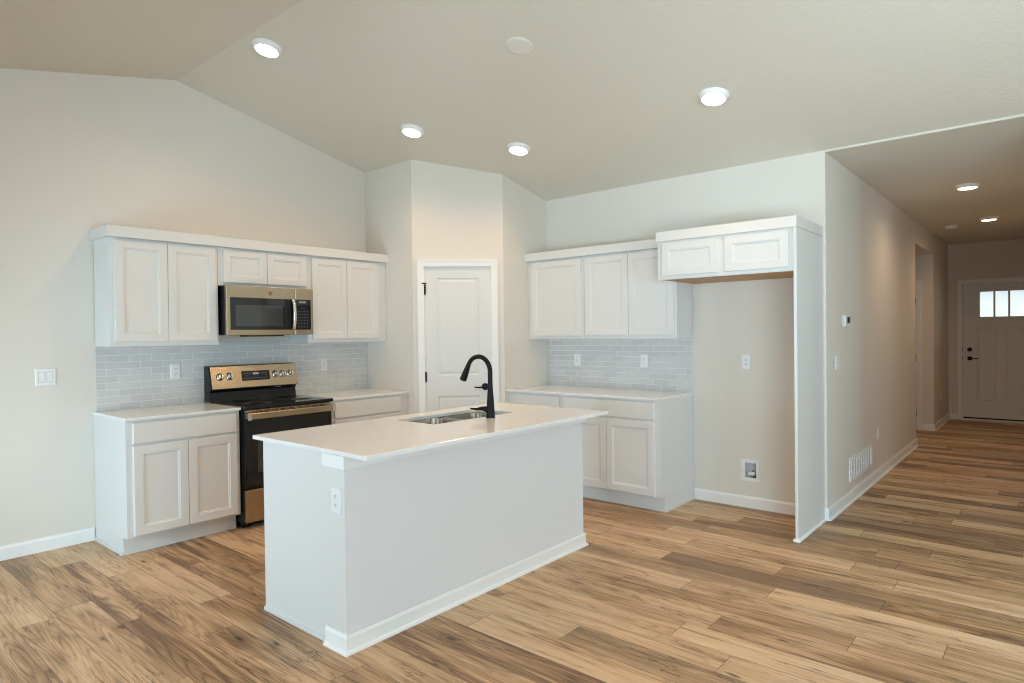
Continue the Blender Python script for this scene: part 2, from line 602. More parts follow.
def ring_loft(bm, fr, u0, u1, z0, z1, rings, fill=True):
    """nested rectangles: rings = (inset, depth)"""
    loops = []
    for ins, d in rings:
        loops.append([bm.verts.new(fr.p(u, z, d)) for u, z in
                      ((u0 + ins, z0 + ins), (u1 - ins, z0 + ins), (u1 - ins, z1 - ins), (u0 + ins, z1 - ins))])
    for a, b in zip(loops, loops[1:]):
        for k in range(4):
            bm.faces.new((a[k], a[(k + 1) % 4], b[(k + 1) % 4], b[k]))
    if fill:
        bm.faces.new(loops[-1])
    return loops


def shaker(bm, fr, u0, u1, z0, z1, d, t=0.019, stile=0.055):
    """cabinet door: flat frame, stepped bead, recessed centre panel; back sits at depth d"""
    lo = ring_loft(bm, fr, u0, u1, z0, z1,
                   [(0, d), (0, d + t - 0.003), (0.003, d + t), (stile, d + t), (stile + 0.002, d + t - 0.004),
                    (stile + 0.010, d + t - 0.005), (stile + 0.013, d + t - 0.010)])
    bm.faces.new(lo[0][::-1])


def slab_front(bm, fr, u0, u1, z0, z1, d, t=0.019):
    lo = ring_loft(bm, fr, u0, u1, z0, z1, [(0, d), (0, d + t - 0.004), (0.004, d + t)])
    bm.faces.new(lo[0][::-1])


def obj(name, bm, mat, parent=None, smooth=False, bevel=0.0):
    bmesh.ops.recalc_face_normals(bm, faces=bm.faces)
    me = bpy.data.meshes.new(name)
    off = Vector((0, 0, 0))
    p = parent
    while p is not None:
        off += p.location
        p = p.parent
    if off.length:
        for v in bm.verts:
            v.co -= off
    bm.to_mesh(me)
    bm.free()
    for mm in (mat if isinstance(mat, (list, tuple)) else [mat]):
        me.materials.append(mm)
    if smooth:
        for pl in me.polygons:
            pl.use_smooth = True
        try:
            me.set_sharp_from_angle(angle=math.radians(40))
        except Exception:
            pass
    o = bpy.data.objects.new(name, me)
    COL.objects.link(o)
    if parent is not None:
        o.parent = parent
    if bevel:
        md = o.modifiers.new('edge', 'BEVEL')
        md.width = bevel
        md.segments = 2
        md.limit_method = 'ANGLE'
    return o


def tag(o, label=None, cat=None, group=None, kind=None):
    if label:
        o['label'] = label
    if cat:
        o['category'] = cat
    if group:
        o['group'] = group
    if kind:
        o['kind'] = kind
    return o


def thing(name, loc, label, cat, group=None, kind=None):
    o = bpy.data.objects.new(name, None)
    o.empty_display_size = 0.1
    o.location = loc
    COL.objects.link(o)
    return tag(o, label, cat, group, kind)


def BM():
    return bmesh.new()


def copy_thing(root, loc, label, rot=None):
    """a copy of a thing with copies of its parts and sub-parts"""
    r = root.copy()
    COL.objects.link(r)
    r.location = loc
    if rot is not None:
        r.rotation_euler = rot
    r['label'] = label
    for ch in root.children:
        c = ch.copy()
        COL.objects.link(c)
        c.parent = r
        for gch in ch.children:
            d = gch.copy()
            COL.objects.link(d)
            d.parent = c
    return r


# ------------------------------------------------------------------ the room shell
T = 0.12
bm = BM()
box(bm, XL - T, YB - T, -0.05, XD + 0.3, YR + T, 0.0)
tag(obj('floor', bm, MT['floor']), 'brown oak plank flooring running through kitchen and hall', 'floor', kind='structure')


def wall_cells(bm, mapf, us, zs, holes):
    """wall made of cells, leaving out those inside holes; mapf(u0, u1, z0, z1) adds one cell"""
    for u0, u1 in zip(us, us[1:]):
        for z0, z1 in zip(zs, zs[1:]):
            cu, cz = (u0 + u1) / 2, (z0 + z1) / 2
            if any(a < cu < b and c < cz < d for a, b, c, d in holes):
                continue
            mapf(u0, u1, z0, z1)


# range wall with its gable top
bm = BM()
extrude_poly(bm, [(XL - T, YR, -0.02), (XE + 0.02, YR, -0.02), (XE + 0.02, YR, ceil_z(XE) + 0.05), (XRIDGE, YR, ceil_z(XRIDGE) + 0.05),
                  (XL - T, YR, ceil_z(XL) + 0.05)], (0, T, 0))
tag(obj('wall_back', bm, MT['wall']), 'tall greige gable wall behind the range and wall cabinets', 'wall', kind='structure')

# pantry corner: side wall, diagonal with a door opening, side wall
top = lambda x, y: ceil_z(x) + 0.03
bm = BM()
prism(bm, [(XE, YE + PD), (XE, YR + T), (XE + 0.09, YR + T), (XE + 0.09, YE + PD + 0.04)], -0.02, top)
tag(obj('wall_pantry_left', bm, MT['wall']), 'short greige pantry wall right of the range run', 'wall', kind='structure')
bm = BM()
prism(bm, [(XE + PD, YE), (XE + PD + 0.04, YE + 0.09), (XF + T, YE + 0.09), (XF + T, YE)], -0.02, top)
tag(obj('wall_pantry_right', bm, MT['wall']), 'short greige pantry wall left of the fridge wall cabinets', 'wall', kind='structure')
PDL = PD / S2
DU0, DU1, DZ = 0.103, 0.724, 2.068      # pantry door opening along the diagonal
bm = BM()
def diag_piece(u0, u1, z0, z1):
    a, b_ = FP.p(u0, 0), FP.p(u1, 0)
    c, d = FP.p(u1, 0, -0.10), FP.p(u0, 0, -0.10)
    prism(bm, [(a.x, a.y), (b_.x, b_.y), (c.x, c.y), (d.x, d.y)], z0, z1)
diag_piece(0, DU0, -0.02, top)
diag_piece(DU1, PDL, -0.02, top)
diag_piece(DU0, DU1, DZ, top)
tag(obj('wall_pantry_front', bm, MT['wall']), 'diagonal greige pantry wall around the white door', 'wall', kind='structure')

# fridge wall with the hole of the water box
WBX = (1.830, 1.955, 0.232, 0.376)     # y0, y1, z0, z1
bm = BM()
wall_cells(bm, lambda a, b_, c, d: box(bm, XF, a, c, XF + T, b_, d), [YH, WBX[0], WBX[1], YE + 0.02], [-0.02, WBX[2], WBX[3], ZEAVE + 0.02], [WBX])
tag(obj('wall_right', bm, MT['wall']), 'greige wall behind the fridge space and right cabinets', 'wall', kind='structure')

# hall walls
bm = BM()
box(bm, XF + T, YH, -0.02, XO0, YH + T, HZ + 0.03)
tag(obj('wall_hall_left', bm, MT['wall']), 'long greige hall wall with thermostat and return grille', 'wall', kind='structure')
bm = BM()
box(bm, XO0, YH, OPZ, XO1, YH + T, HZ + 0.03)
tag(obj('wall_hall_header', bm, MT['wall']), 'greige header above the side hall opening', 'wall', kind='structure')
bm = BM()
box(bm, XO1, YH, -0.02, XD + T, YH + T, HZ + 0.03)
tag(obj('wall_hall_far', bm, MT['wall']), 'short greige hall wall beside the front door', 'wall', kind='structure')
SY0, SY1 = 1.525, 2.355     # side hall door opening in the wall x = XO1
bm = BM()
wall_cells(bm, lambda a, b_, c, d: box(bm, XO1, a, c, XO1 + T, b_, d), [YH + T, SY0, SY1, 3.4], [-0.02, 2.06, OPZ], [(SY0, SY1, -1, 2.06)])
tag(obj('wall_side_hall_right', bm, MT['wall']), 'greige side hall wall holding a white door casing', 'wall', kind='structure')
bm = BM()
box(bm, XO0 - T, YH + T, -0.02, XO0, 3.4, OPZ)
tag(obj('wall_side_hall_left', bm, MT['wall']), 'greige left wall of the side hall', 'wall', kind='structure')
bm = BM()
box(bm, XO0 - T, 3.4, -0.02, XO1 + T + 1.0, 3.4 + T, OPZ)
tag(obj('wall_side_hall_end', bm, MT['wall']), 'greige end wall of the side hall', 'wall', kind='structure')
bm = BM()
box(bm, XO0 - T, YH + T, OPZ, XO1 + T + 1.0, 3.4 + T, OPZ + 0.06)
tag(obj('ceiling_side_hall', bm, MT['ceiling']), 'low ceiling of the side hall', 'ceiling', kind='structure')
bm = BM()
box(bm, XO1 + T + 0.9, YH + T, -0.02, XO1 + T + 1.0, 3.4, OPZ)
tag(obj('wall_closet', bm, MT['wall']), 'greige wall behind the side hall door', 'wall', kind='structure')

YHR = 0.03                # right wall of the hall, outside the picture
FDY0, FDY1, FDZ = 0.165, 1.135, 2.135   # front door opening
bm = BM()
wall_cells(bm, lambda a, b_, c, d: box(bm, XD, a, c, XD + T, b_, d), [YHR - T, FDY0, FDY1, YH], [-0.02, FDZ, HZ + 0.03], [(FDY0, FDY1, -1, FDZ)])
tag(obj('wall_hall_end', bm, MT['wall']), 'greige wall around the front door', 'wall', kind='structure')
bm = BM()
box(bm, XF, YHR - T, -0.02, XD, YHR, HZ + 0.03)
tag(obj('wall_hall_right', bm, MT['wall']), 'greige right wall of the hall', 'wall', kind='structure')
bm = BM()
box(bm, XF, YB - T, -0.02, XF + T, YHR - T, ZEAVE + 0.02)
tag(obj('wall_front_right', bm, MT['wall']), 'greige wall continuing past the hall mouth', 'wall', kind='structure')

# window walls behind the camera
bm = BM()
hs = [(a, b_, c, d) for (a, b_, c, d) in LEFT_WINDOWS]
ys = sorted({YB - T, YR + T} | {h[0] for h in hs} | {h[1] for h in hs})
zs = sorted({-0.02, ceil_z(XL) + 0.02} | {h[2] for h in hs} | {h[3] for h in hs})
wall_cells(bm, lambda a, b_, c, d: box(bm, XL - T, a, c, XL, b_, d), ys, zs, hs)
tag(obj('wall_left', bm, MT['wall']), 'greige window wall behind the camera', 'wall', kind='structure')
bm = BM()
hs = [(a, b_, c, d) for (a, b_, c, d) in REAR_WINDOWS]
us = sorted({XL - T, XF} | {h[0] for h in hs} | {h[1] for h in hs})
zs = sorted({-0.02, 2.73} | {h[2] for h in hs} | {h[3] for h in hs})
wall_cells(bm, lambda a, b_, c, d: box(bm, a, YB - T, c, b_, YB, d), us, zs, hs)
extrude_poly(bm, [(XL - T, YB - T, 2.73), (XF, YB - T, 2.73), (XF, YB - T, ZEAVE + .05), (XRIDGE, YB - T, ceil_z(XRIDGE) + .05), (XL - T, YB - T, ceil_z(XL) + .05)], (0, T, 0))
tag(obj('wall_rear', bm, MT['wall']), 'greige gable wall behind the camera', 'wall', kind='structure')


def window_unit(name, fr, u0, u1, z0, z1, mull):
    t = thing(name, fr.p((u0 + u1) / 2, z0, -0.06), 'assumed white framed window behind the camera, sized for its daylight', 'window', kind='structure')
    b = BM()
    w = 0.06
    fbox(b, fr, u0, u1, z0, z0 + w, -0.10, -0.02)
    fbox(b, fr, u0, u1, z1 - w, z1, -0.10, -0.02)
    n = mull
    for k in range(n + 1):
        c = u0 + w / 2 + (u1 - u0 - w) * k / n
        fbox(b, fr, c - w / 2, c + w / 2, z0 + w, z1 - w, -0.10, -0.02)
    obj('window_frame', b, MT['trim'], t)
    b = BM()
    fbox(b, fr, u0 + 0.03, u1 - 0.03, z0 + 0.03, z1 - 0.03, -0.066, -0.06)
    obj('pane', b, MT['pane'], t)
    b = BM()
    fbox(b, fr, u0 - 0.03, u1 + 0.03, z0 - 0.03, z0, -0.02, 0.03)
    obj('window_sill', b, MT['trim'], t)


FL = Frame((XL, 0, 0), (0, 1, 0), (1, 0, 0))
FB = Frame((0, YB, 0), (-1, 0, 0), (0, 1, 0))
window_unit('window_1', FL, *LEFT_WINDOWS[0], 4)
window_unit('window_2', FL, *LEFT_WINDOWS[1], 1)
window_unit('window_4', FL, *LEFT_WINDOWS[2], 1)
a, b_, c, d = REAR_WINDOWS[0]
window_unit('window_3', FB, -b_, -a, c, d, 2)

# ceilings
bm = BM()
zr = ceil_z(XRIDGE)
extrude_poly(bm, [(XL - T, YB - T, ceil_z(XL - T)), (XRIDGE, YB - T, zr), (XF + 0.012, YB - T, ceil_z(XF + 0.012)),
                  (XF + 0.012, YB - T, ZEAVE + 0.2), (XRIDGE, YB - T, zr + 0.2), (XL - T, YB - T, ceil_z(XL) + 0.2)], (0, YR - YB + 2 * T, 0))
tag(obj('ceiling', bm, MT['ceiling']), 'vaulted beige textured ceiling over the kitchen', 'ceiling', kind='structure')
bm = BM()
box(bm, XF, YHR, HZ, XD + T, YH, HZ + 0.15)
tag(obj('ceiling_hall', bm, MT['ceiling']), 'flat beige hall ceiling past the vault edge', 'ceiling', kind='structure')
bm = BM()
box(bm, XF - 0.003, YHR - T, HZ - 0.001, XF + 0.012, YH + 0.003, ZEAVE + 0.002)
tag(obj('trim_1', bm, MT['ceiling']), 'thin painted edge where the vault meets the hall ceiling', 'trim', kind='structure')

# ground and a pale house outside the front door
bm = BM()
box(bm, XD + 0.30, -20, -0.30, 60, 24, -0.15)
tag(obj('ground', bm, MT['ground']), 'pale front yard ground outside the front door', 'ground', kind='structure')
h = thing('neighbour_house', (34, 2.6, -0.15), 'pale house with grey gable roof beyond the front door glass', 'house')
bm = BM()
box(bm, 30, -1.5, -0.15, 38, 6.7, 3.1)
obj('siding', bm, MT['siding'], h)
bm = BM()
extrude_poly(bm, [(29.5, -2.0, 3.1), (29.5, 7.2, 3.1), (29.5, 2.6, 5.4)], (9, 0, 0))
obj('roof', bm, MT['shingle'], h)


def baseboard(name, fr, u0, u1, label, shoe=False, h=0.092, d0=0.0):
    b = BM()
    t = 0.014
    prof = [(d0, 0.0), (d0 + t, 0.0), (d0 + t, h - 0.016), (d0 + t - 0.005, h - 0.004), (d0 + t - 0.006, h), (d0, h)]
    extrude_poly(b, [fr.p(u0, z, d) for d, z in prof], fr.u * (u1 - u0))
    if shoe:
        q = [(d0 + t, 0.0), (d0 + t + 0.014, 0.0), (d0 + t + 0.013, 0.007), (d0 + t + 0.009, 0.013), (d0 + t, 0.018)]
        extrude_poly(b, [fr.p(u0, z, d) for d, z in q], fr.u * (u1 - u0))
    return tag(obj(name, b, MT['trim']), label, 'baseboard', kind='structure')


baseboard('baseboard_back', FR, XL, 1.516, 'white baseboard on the wall left of the cabinets')
baseboard('baseboard_right', FF, -2.370, -1.357, 'white baseboard at the back of the fridge space')
b0 = baseboard('baseboard_hall', FH, XF + 0.0002, XO0 + 0.014, 'white baseboard with shoe moulding along the hall wall', True)
FE = Frame((XF, 0, 0), (0, -1, 0), (-1, 0, 0))
baseboard('baseboard_corner', FE, -1.333, -1.3028, 'short white baseboard end at the hall corner')
baseboard('baseboard_hall_far', FH, XO1 - 0.014, XD, 'white baseboard with shoe on the far hall wall', True)
FS = Frame((XO1, 0, 0), (0, -1, 0), (-1, 0, 0))
baseboard('baseboard_side_hall', FS, -1.458, -YH, 'short white baseboard inside the side hall')
baseboard('baseboard_hall_end', FD, -YH, -1.205, 'short white baseboard left of the front door')
FLB = Frame((XL, 0, 0), (0, 1, 0), (1, 0, 0))
baseboard('baseboard_left', FLB, -0.3, 3.1, 'white baseboard under the window wall')


# ------------------------------------------------------------------ doors
def casing(b, fr, u0, u1, z1, w=0.057, t=0.016):
    """flat door casing with a thin back band round an opening u0..u1, head at z1"""
    for a, c in ((u0 - w, u0), (u1, u1 + w)):
        fbox(b, fr, a, c, 0.0, z1, 0.0, t, 0.002)
    fbox(b, fr, u0 - w, u1 + w, z1, z1 + w, 0.0, t, 0.002)
    fbox(b, fr, u0 - w - 0.004, u0 - w + 0.012, 0.0, z1 + w + 0.004, 0.0, t + 0.005)
    fbox(b, fr, u1 + w - 0.012, u1 + w + 0.004, 0.0, z1 + w + 0.004, 0.0, t + 0.005)
    fbox(b, fr, u0 - w + 0.012, u1 + w - 0.012, z1 + w - 0.010, z1 + w + 0.004, 0.0, t + 0.005)


def jamb(b, fr, u0, u1, z1, depth=0.10):
    fbox(b, fr, u0, u0 + 0.003, 0.0, z1, -depth, 0.001)
    fbox(b, fr, u1 - 0.003, u1, 0.0, z1, -depth, 0.001)
    fbox(b, fr, u0 + 0.003, u1 - 0.003, z1 - 0.003, z1, -depth, 0.001)


def molded_slab(b, fr, u0, u1, z0, z1, dback, dfront, panels, rings, holes=()):
    us = sorted({u0, u1} | {x for p in list(panels) + list(holes) for x in p[:2]})
    zs = sorted({z0, z1} | {x for p in list(panels) + list(holes) for x in p[2:]})
    allh = list(panels) + list(holes)
    for d in (dfront, dback):
        for a, c in zip(us, us[1:]):
            for e, f in zip(zs, zs[1:]):
                cu, cz = (a + c) / 2, (e + f) / 2
                if any(p[0] < cu < p[1] and p[2] < cz < p[3] for p in allh):
                    continue
                b.faces.new([b.verts.new(fr.p(x, z, d)) for x, z in ((a, e), (c, e), (c, f), (a, f))])
        for p in panels:
            sgn = 1 if d == dfront else -1
            ring_loft(b, fr, p[0], p[1], p[2], p[3], [(i, d + sgn * q) for i, q in rings])
    for p in holes:
        ring_loft(b, fr, *p, [(0, dfront), (0, dback)], fill=False)
    ring_loft(b, fr, u0, u1, z0, z1, [(0, dfront), (0, dback)], fill=False)
    bmesh.ops.remove_doubles(b, verts=b.verts, dist=1e-5)


def hinge(fr, u, z, d, parent, pin=False):
    b = BM()
    m = Matrix.Translation(fr.p(u, z - 0.045, d + 0.006))
    lathe(b, [(0.0065, 0), (0.0065, 0.09)], 12, m)
    lathe(b, [(0.0045, -0.006), (0.0045, 0.096)], 12, m)
    fbox(b, fr, u - 0.003, u + 0.012, z - 0.044, z + 0.044, d - 0.002, d + 0.002)
    if pin:
        tube(b, [fr.p(u, z + 0.055, d + 0.008), fr.p(u - 0.022, z + 0.058, d + 0.035)], 0.005, 10)
        tube(b, [fr.p(u, z + 0.055, d + 0.008), fr.p(u + 0.018, z + 0.055, d + 0.022)], 0.005, 10)
    return obj('hinge', b, MT['matteblack'], parent, smooth=True)


def lever(fr, u, z, d, parent, length, direction):
    b = BM()
    lathe(b, [(0.033, 0), (0.033, 0.006), (0.030, 0.010), (0.012, 0.011), (0.011, 0.045), (0, 0.046)], 28, fr.mtx(u, z, d))
    p0 = fr.p(u, z, d + 0.040)
    pts, rad = [], []
    for k in range(9):
        t = k / 8
        pts.append(fr.p(u + direction * length * t, z - 0.004 * math.sin(t * math.pi), d + 0.040 + 0.006 * math.sin(t * math.pi)))
        rad.append(0.0085 - 0.0025 * t)
    tube(b, pts, rad, 12)
    return obj('door_handle', b, MT['matteblack'], parent, smooth=True)


# pantry door (2 moulded panels)
t = thing('door_1', FP.p((DU0 + DU1) / 2, 0), 'white two-panel pantry door with black hinges in the diagonal wall', 'door', kind='structure')
bm = BM()
PANEL_RINGS = [(0, 0), (0.010, -0.009), (0.018, -0.010), (0.034, -0.003), (0.038, -0.002)]
molded_slab(bm, FP, DU0 + 0.006, DU1 - 0.006, 0.012, DZ - 0.007, -0.040, -0.005,
            [(DU0 + 0.115, DU1 - 0.115, 1.055, DZ - 0.105), (DU0 + 0.115, DU1 - 0.115, 0.24, 0.865)], PANEL_RINGS)
obj('door_slab', bm, MT['door'], t)
bm = BM()
casing(bm, FP, DU0, DU1, DZ)
jamb(bm, FP, DU0, DU1, DZ)
obj('door_casing', bm, MT['trim'], t)
for k, z in enumerate((1.855, 1.045, 0.25)):
    hinge(FP, DU0 + 0.004, z, 0.003, t, pin=(k == 0))
lever(FP, DU1 - 0.066, 0.945, -0.005, t, 0.10, -1)
bm = BM()
fbox(bm, FP, DU1 - 0.0055, DU1 - 0.0005, 0.915, 0.975, -0.018, 0.0175)
obj('strike_plate', bm, MT['matteblack'], t)

# front door: three lites over two tall panels
t = thing('door_2', FD.p(-0.65, 0), 'white front door with three small panes and black lever', 'door', kind='structure')
bm = BM()
u0, u1 = -FDY1 + 0.007, -FDY0 - 0.007
LU0, LU1, LZ0, LZ1 = -0.945, -0.335, 1.575, 2.035
FPAN = [(-0.945, -0.705, 0.295, 1.455), (-0.585, -0.345, 0.295, 1.455)]
molded_slab(bm, FD, u0, u1, 0.045, FDZ - 0.008, -0.055, -0.010, FPAN, [(0, 0), (0.004, -0.013), (0.016, -0.013), (0.022, -0.003), (0.030, -0.002)],
            [(LU0, LU1, LZ0, LZ1)])
sl = obj('door_slab', bm, MT['door'], t)
bm = BM()
w = 0.036
fbox(bm, FD, LU0 - 0.012, LU0 + w, LZ0 - 0.012, LZ1 + 0.012, -0.058, -0.002)
fbox(bm, FD, LU1 - w, LU1 + 0.012, LZ0 - 0.012, LZ1 + 0.012, -0.058, -0.002)
fbox(bm, FD, LU0 + w, LU1 - w, LZ0 - 0.012, LZ0 + w, -0.058, -0.002)
fbox(bm, FD, LU0 + w, LU1 - w, LZ1 - w, LZ1 + 0.012, -0.058, -0.002)
for k in (1, 2):
    c = LU0 + w + (LU1 - LU0 - 2 * w) * k / 3
    fbox(bm, FD, c - 0.012, c + 0.012, LZ0 + w, LZ1 - w, -0.058, -0.004)
obj('window_frame', bm, MT['door'], t)
for k in range(3):
    bm = BM()
    g0 = LU0 + w + (LU1 - LU0 - 2 * w) * k / 3
    g1 = LU0 + w + (LU1 - LU0 - 2 * w) * (k + 1) / 3
    fbox(bm, FD, g0, g1, LZ0 + w - .002, LZ1 - w + .002, -0.042, -0.038)
    obj('pane', bm, MT['pane'], t)
bm = BM()
casing(bm, FD, -FDY1, -FDY0, FDZ, 0.055)
jamb(bm, FD, -FDY1, -FDY0, FDZ, 0.12)
fbox(bm, FD, -FDY1 + 0.003, -FDY1 + 0.030, 0.022, FDZ - 0.003, -0.080, -0.0605)
fbox(bm, FD, -FDY0 - 0.030, -FDY0 - 0.003, 0.022, FDZ - 0.003, -0.080, -0.0605)
fbox(bm, FD, -FDY1 + 0.030, -FDY0 - 0.030, FDZ - 0.030, FDZ - 0.003, -0.080, -0.0605)
obj('door_casing', bm, MT['trim'], t)
bm = BM()
fbox(bm, FD, -FDY1 - 0.02, -FDY0 + 0.02, 0.0, 0.022, -0.12, 0.05, 0.003)
obj('threshold', bm, MT['trim'], t)
bm = BM()
fbox(bm, FD, u0, u1, 0.022, 0.046, -0.06, -0.022)
obj('door_sweep', bm, MT['black'], t)
lever(FD, -1.040, 0.965, -0.010, t, 0.115, 1)
bm = BM()
lathe(bm, [(0.032, 0), (0.032, 0.010), (0.026, 0.022), (0.014, 0.024), (0, 0.024)], 28, FD.mtx(-1.040, 1.105, -0.010))
fbox(bm, FD, -1.046, -1.034, 1.095, 1.115, 0.012, 0.022)
obj('deadbolt', bm, MT['matteblack'], t, smooth=True)
for z in (0.965, 1.105):
    bm = BM()
    fbox(bm, FD, -FDY1 + 0.0032, -FDY1 + 0.0068, z - 0.035, z + 0.035, -0.03, 0.010)
    obj('strike_plate', bm, MT['matteblack'], t)

# door of the side hall, its hinges seen past the opening
t = thing('door_3', (XO1, (SY0 + SY1) / 2, 0), 'white side hall door with black hinges, seen edge-on past the opening', 'door', kind='structure')
bm = BM()
molded_slab(bm, FS, -SY1 + 0.006, -SY0 - 0.006, 0.012, 2.053, -0.040, -0.005,
            [(-SY1 + 0.12, -SY0 - 0.12, 1.055, 1.955), (-SY1 + 0.12, -SY0 - 0.12, 0.24, 0.865)], PANEL_RINGS)
obj('door_slab', bm, MT['door'], t)
bm = BM()
casing(bm, FS, -SY1, -SY0, 2.06, 0.062)
jamb(bm, FS, -SY1, -SY0, 2.06)
obj('door_casing', bm, MT['trim'], t)
for z in (1.83, 1.02, 0.24):
    hinge(FS, -SY0 - 0.004, z, 0.004, t)

# ------------------------------------------------------------------ cabinets
CT = 0.914          # worktop height
BT = 0.894          # top of the base cabinet boxes


def part_bm(fn, name, mat, parent, **kw):
    b = BM()
    fn(b)
    return obj(name, b, mat, parent, **kw)


def base_cabinet(fr, u0, u1, doors, drawers, label, group='white base cabinets', left_end=False, right_end=False, filler=None):
    """fr: wall frame. doors/drawers: (u0, u1) spans"""
    D = 0.612
    t = thing('base_cabinet', fr.p((u0 + u1) / 2, 0, D / 2), label, 'cabinet', group)
    b = BM()
    fbox(b, fr, u0, u1, 0.118, BT, 0.003, D)
    for flag, a, c in ((left_end, u0, u0 + 0.018), (right_end, u1 - 0.018, u1)):
        if flag:
            fbox(b, fr, a, c, 0.0, 0.118, 0.003, D - 0.075)
    obj('carcass', b, MT['cab'], t, bevel=0.0012)
    b = BM()
    fbox(b, fr, u0 + (0.018 if left_end else 0), u1 - (0.018 if right_end else 0), 0.0, 0.118, D - 0.090, D - 0.0755)
    if left_end:
        fbox(b, fr, u0 - 0.010, u0, 0.0, 0.020, 0.014, D - 0.0755)
    if right_end:
        fbox(b, fr, u1, u1 + 0.010, 0.0, 0.020, 0.014, D - 0.0755)
    obj('toe_kick', b, MT['cab'], t)
    for a, c in drawers:
        part_bm(lambda b: slab_front(b, fr, a, c, 0.739, 0.877, D + 0.0005), 'drawer', MT['cab'], t)
    for a, c in doors:
        part_bm(lambda b: shaker(b, fr, a, c, 0.132, 0.724, D + 0.0005), 'door', MT['cab'], t)
    return t


base_cabinet(FR, 1.527, 2.290, [(1.567, 1.914), (1.917, 2.264)], [(1.567, 2.264)],
             'white base cabinet left of the range, one drawer over two doors', left_end=True)
base_cabinet(FR, 3.068, XE - 0.002, [(3.105, 3.459), (3.462, 3.816)], [(3.105, 3.816)],
             'white base cabinet between the range and the pantry corner', )
base_cabinet(FF, -YE + 0.002, -3.326, [(-3.88, -3.349)], [(-3.88, -3.349)],
             'white base cabinet on right wall nearest the pantry, partly behind the island')
base_cabinet(FF, -3.324, -2.376, [(-3.302, -2.862), (-2.858, -2.420)], [(-3.302, -2.420)],
             'white base cabinet beside the fridge space, wide drawer over two doors', right_end=True)


def worktop(name, label, fr, u0, u1, d1=0.637, group='white quartz worktops'):
    b = BM()
    fbox(b, fr, u0, u1, BT + 0.0005, CT, 0.002, d1, 0.002)
    return tag(obj(name, b, MT['quartz']), label, 'countertop', group)


worktop('countertop', 'white quartz worktop on the base cabinet left of the range', FR, 1.521, 2.294)
worktop('countertop', 'white quartz worktop between the range and the pantry wall', FR, 3.064, XE - 0.001)
worktop('countertop', 'white quartz worktop on the right wall beside the fridge space', FF, -YE + 0.001, -2.370)

# backsplashes
bm = BM()
fbox(bm, FR, 1.547, XE - 0.002, CT + 0.001, 1.400, 0.001, 0.009)
t = tag(obj('tile_backsplash', bm, MT['tile_r']), 'grey subway tile backsplash behind the range', 'backsplash')
bm = BM()
fbox(bm, FR, 1.538, 1.547, CT + 0.001, 1.3775, 0.001, 0.010)
obj('edge_strip', bm, MT['grout'], t)
bm = BM()
fbox(bm, FF, -YE + 0.002, -2.383, CT + 0.001, 1.400, 0.001, 0.009)
t = tag(obj('tile_backsplash', bm, MT['tile_f']), 'grey subway tile backsplash on the right wall above the worktop', 'backsplash')
bm = BM()
fbox(bm, FF, -2.383, -2.374, CT + 0.001, 1.3775, 0.001, 0.010)
obj('edge_strip', bm, MT['grout'], t)

UD = 0.306          # depth of wall cabinets
UZ0, UZ1 = 1.379, 2.134


def wall_cabinet(fr, u0, u1, z0, doors, label, depth=UD, group='white wall cabinets', under=None, zdoor=None, stile=0.055):
    t = thing('wall_cabinet', fr.p((u0 + u1) / 2, z0, depth / 2), label, 'cabinet', group)
    b = BM()
    dd0 = 0.0095 if z0 < 1.42 else 0.002
    fbox(b, fr, u0, u1, z0, UZ1, dd0, depth)
    obj('carcass', b, MT['cab'], t, bevel=0.0012)
    if under:
        b = BM()
        fbox(b, fr, u0 + 0.016, u1 - 0.016, z0 - 0.004, z0 - 0.0005, 0.003, depth - 0.022)
        obj('underside', b, under, t)
        b = BM()
        fbox(b, fr, u0, u1, z0 - 0.006, z0, depth - 0.020, depth)
        obj('bottom_rail', b, MT['cab'], t)
    zd = zdoor or (z0 + 0.032)
    for a, c in doors:
        part_bm(lambda b: shaker(b, fr, a, c, zd, 2.119, depth + 0.0005, stile=stile), 'door', MT['cab'], t)
    return t


wall_cabinet(FR, 1.544, 2.290, UZ0, [(1.573, 1.920), (1.923, 2.270)], 'white two-door wall cabinet left of the microwave')
wall_cabinet(FR, 2.292, 3.066, 1.838, [(2.331, 2.688), (2.692, 3.046)], 'short white two-door wall cabinet above the microwave', zdoor=1.862, stile=0.050)
wall_cabinet(FR, 3.068, XE - 0.002, UZ0, [(3.105, 3.458), (3.461, 3.814)], 'white two-door wall cabinet right of the microwave')
wall_cabinet(FF, -YE + 0.002, -3.284, UZ0, [(-3.882, -3.309)], 'white single-door wall cabinet next to the pantry wall')
wall_cabinet(FF, -3.282, -2.374, UZ0, [(-3.262, -2.820), (-2.816, -2.393)], 'white two-door wall cabinet beside the fridge cabinet')
wall_cabinet(FF, -2.372, -1.356, 1.845, [(-2.330, -1.883), (-1.834, -1.389)], 'deep white two-door cabinet above the empty fridge space', depth=0.6275,
             under=MT['oak'], zdoor=1.866, stile=0.055)


def crown(name, label, fr, u0, u1, depth, ends):
    """flat boards standing round the top of a cabinet run"""
    b = BM()
    z0, z1, tk = 2.1345, 2.209, 0.019
    fbox(b, fr, u0, u1, z0, z1, depth, depth + tk, 0.001)
    if 'L' in ends:
        fbox(b, fr, u0, u0 + tk, z0, z1, 0.002, depth, 0.0005)
    if 'R' in ends:
        fbox(b, fr, u1 - tk, u1, z0, z1, 0.002, depth, 0.0005)
    fbox(b, fr, u0 + 0.019, u1 - 0.019, z0, z0 + 0.012, 0.01, depth)
    return tag(obj(name, b, MT['cab']), label, 'moulding', 'flat crown boards on the cabinets')


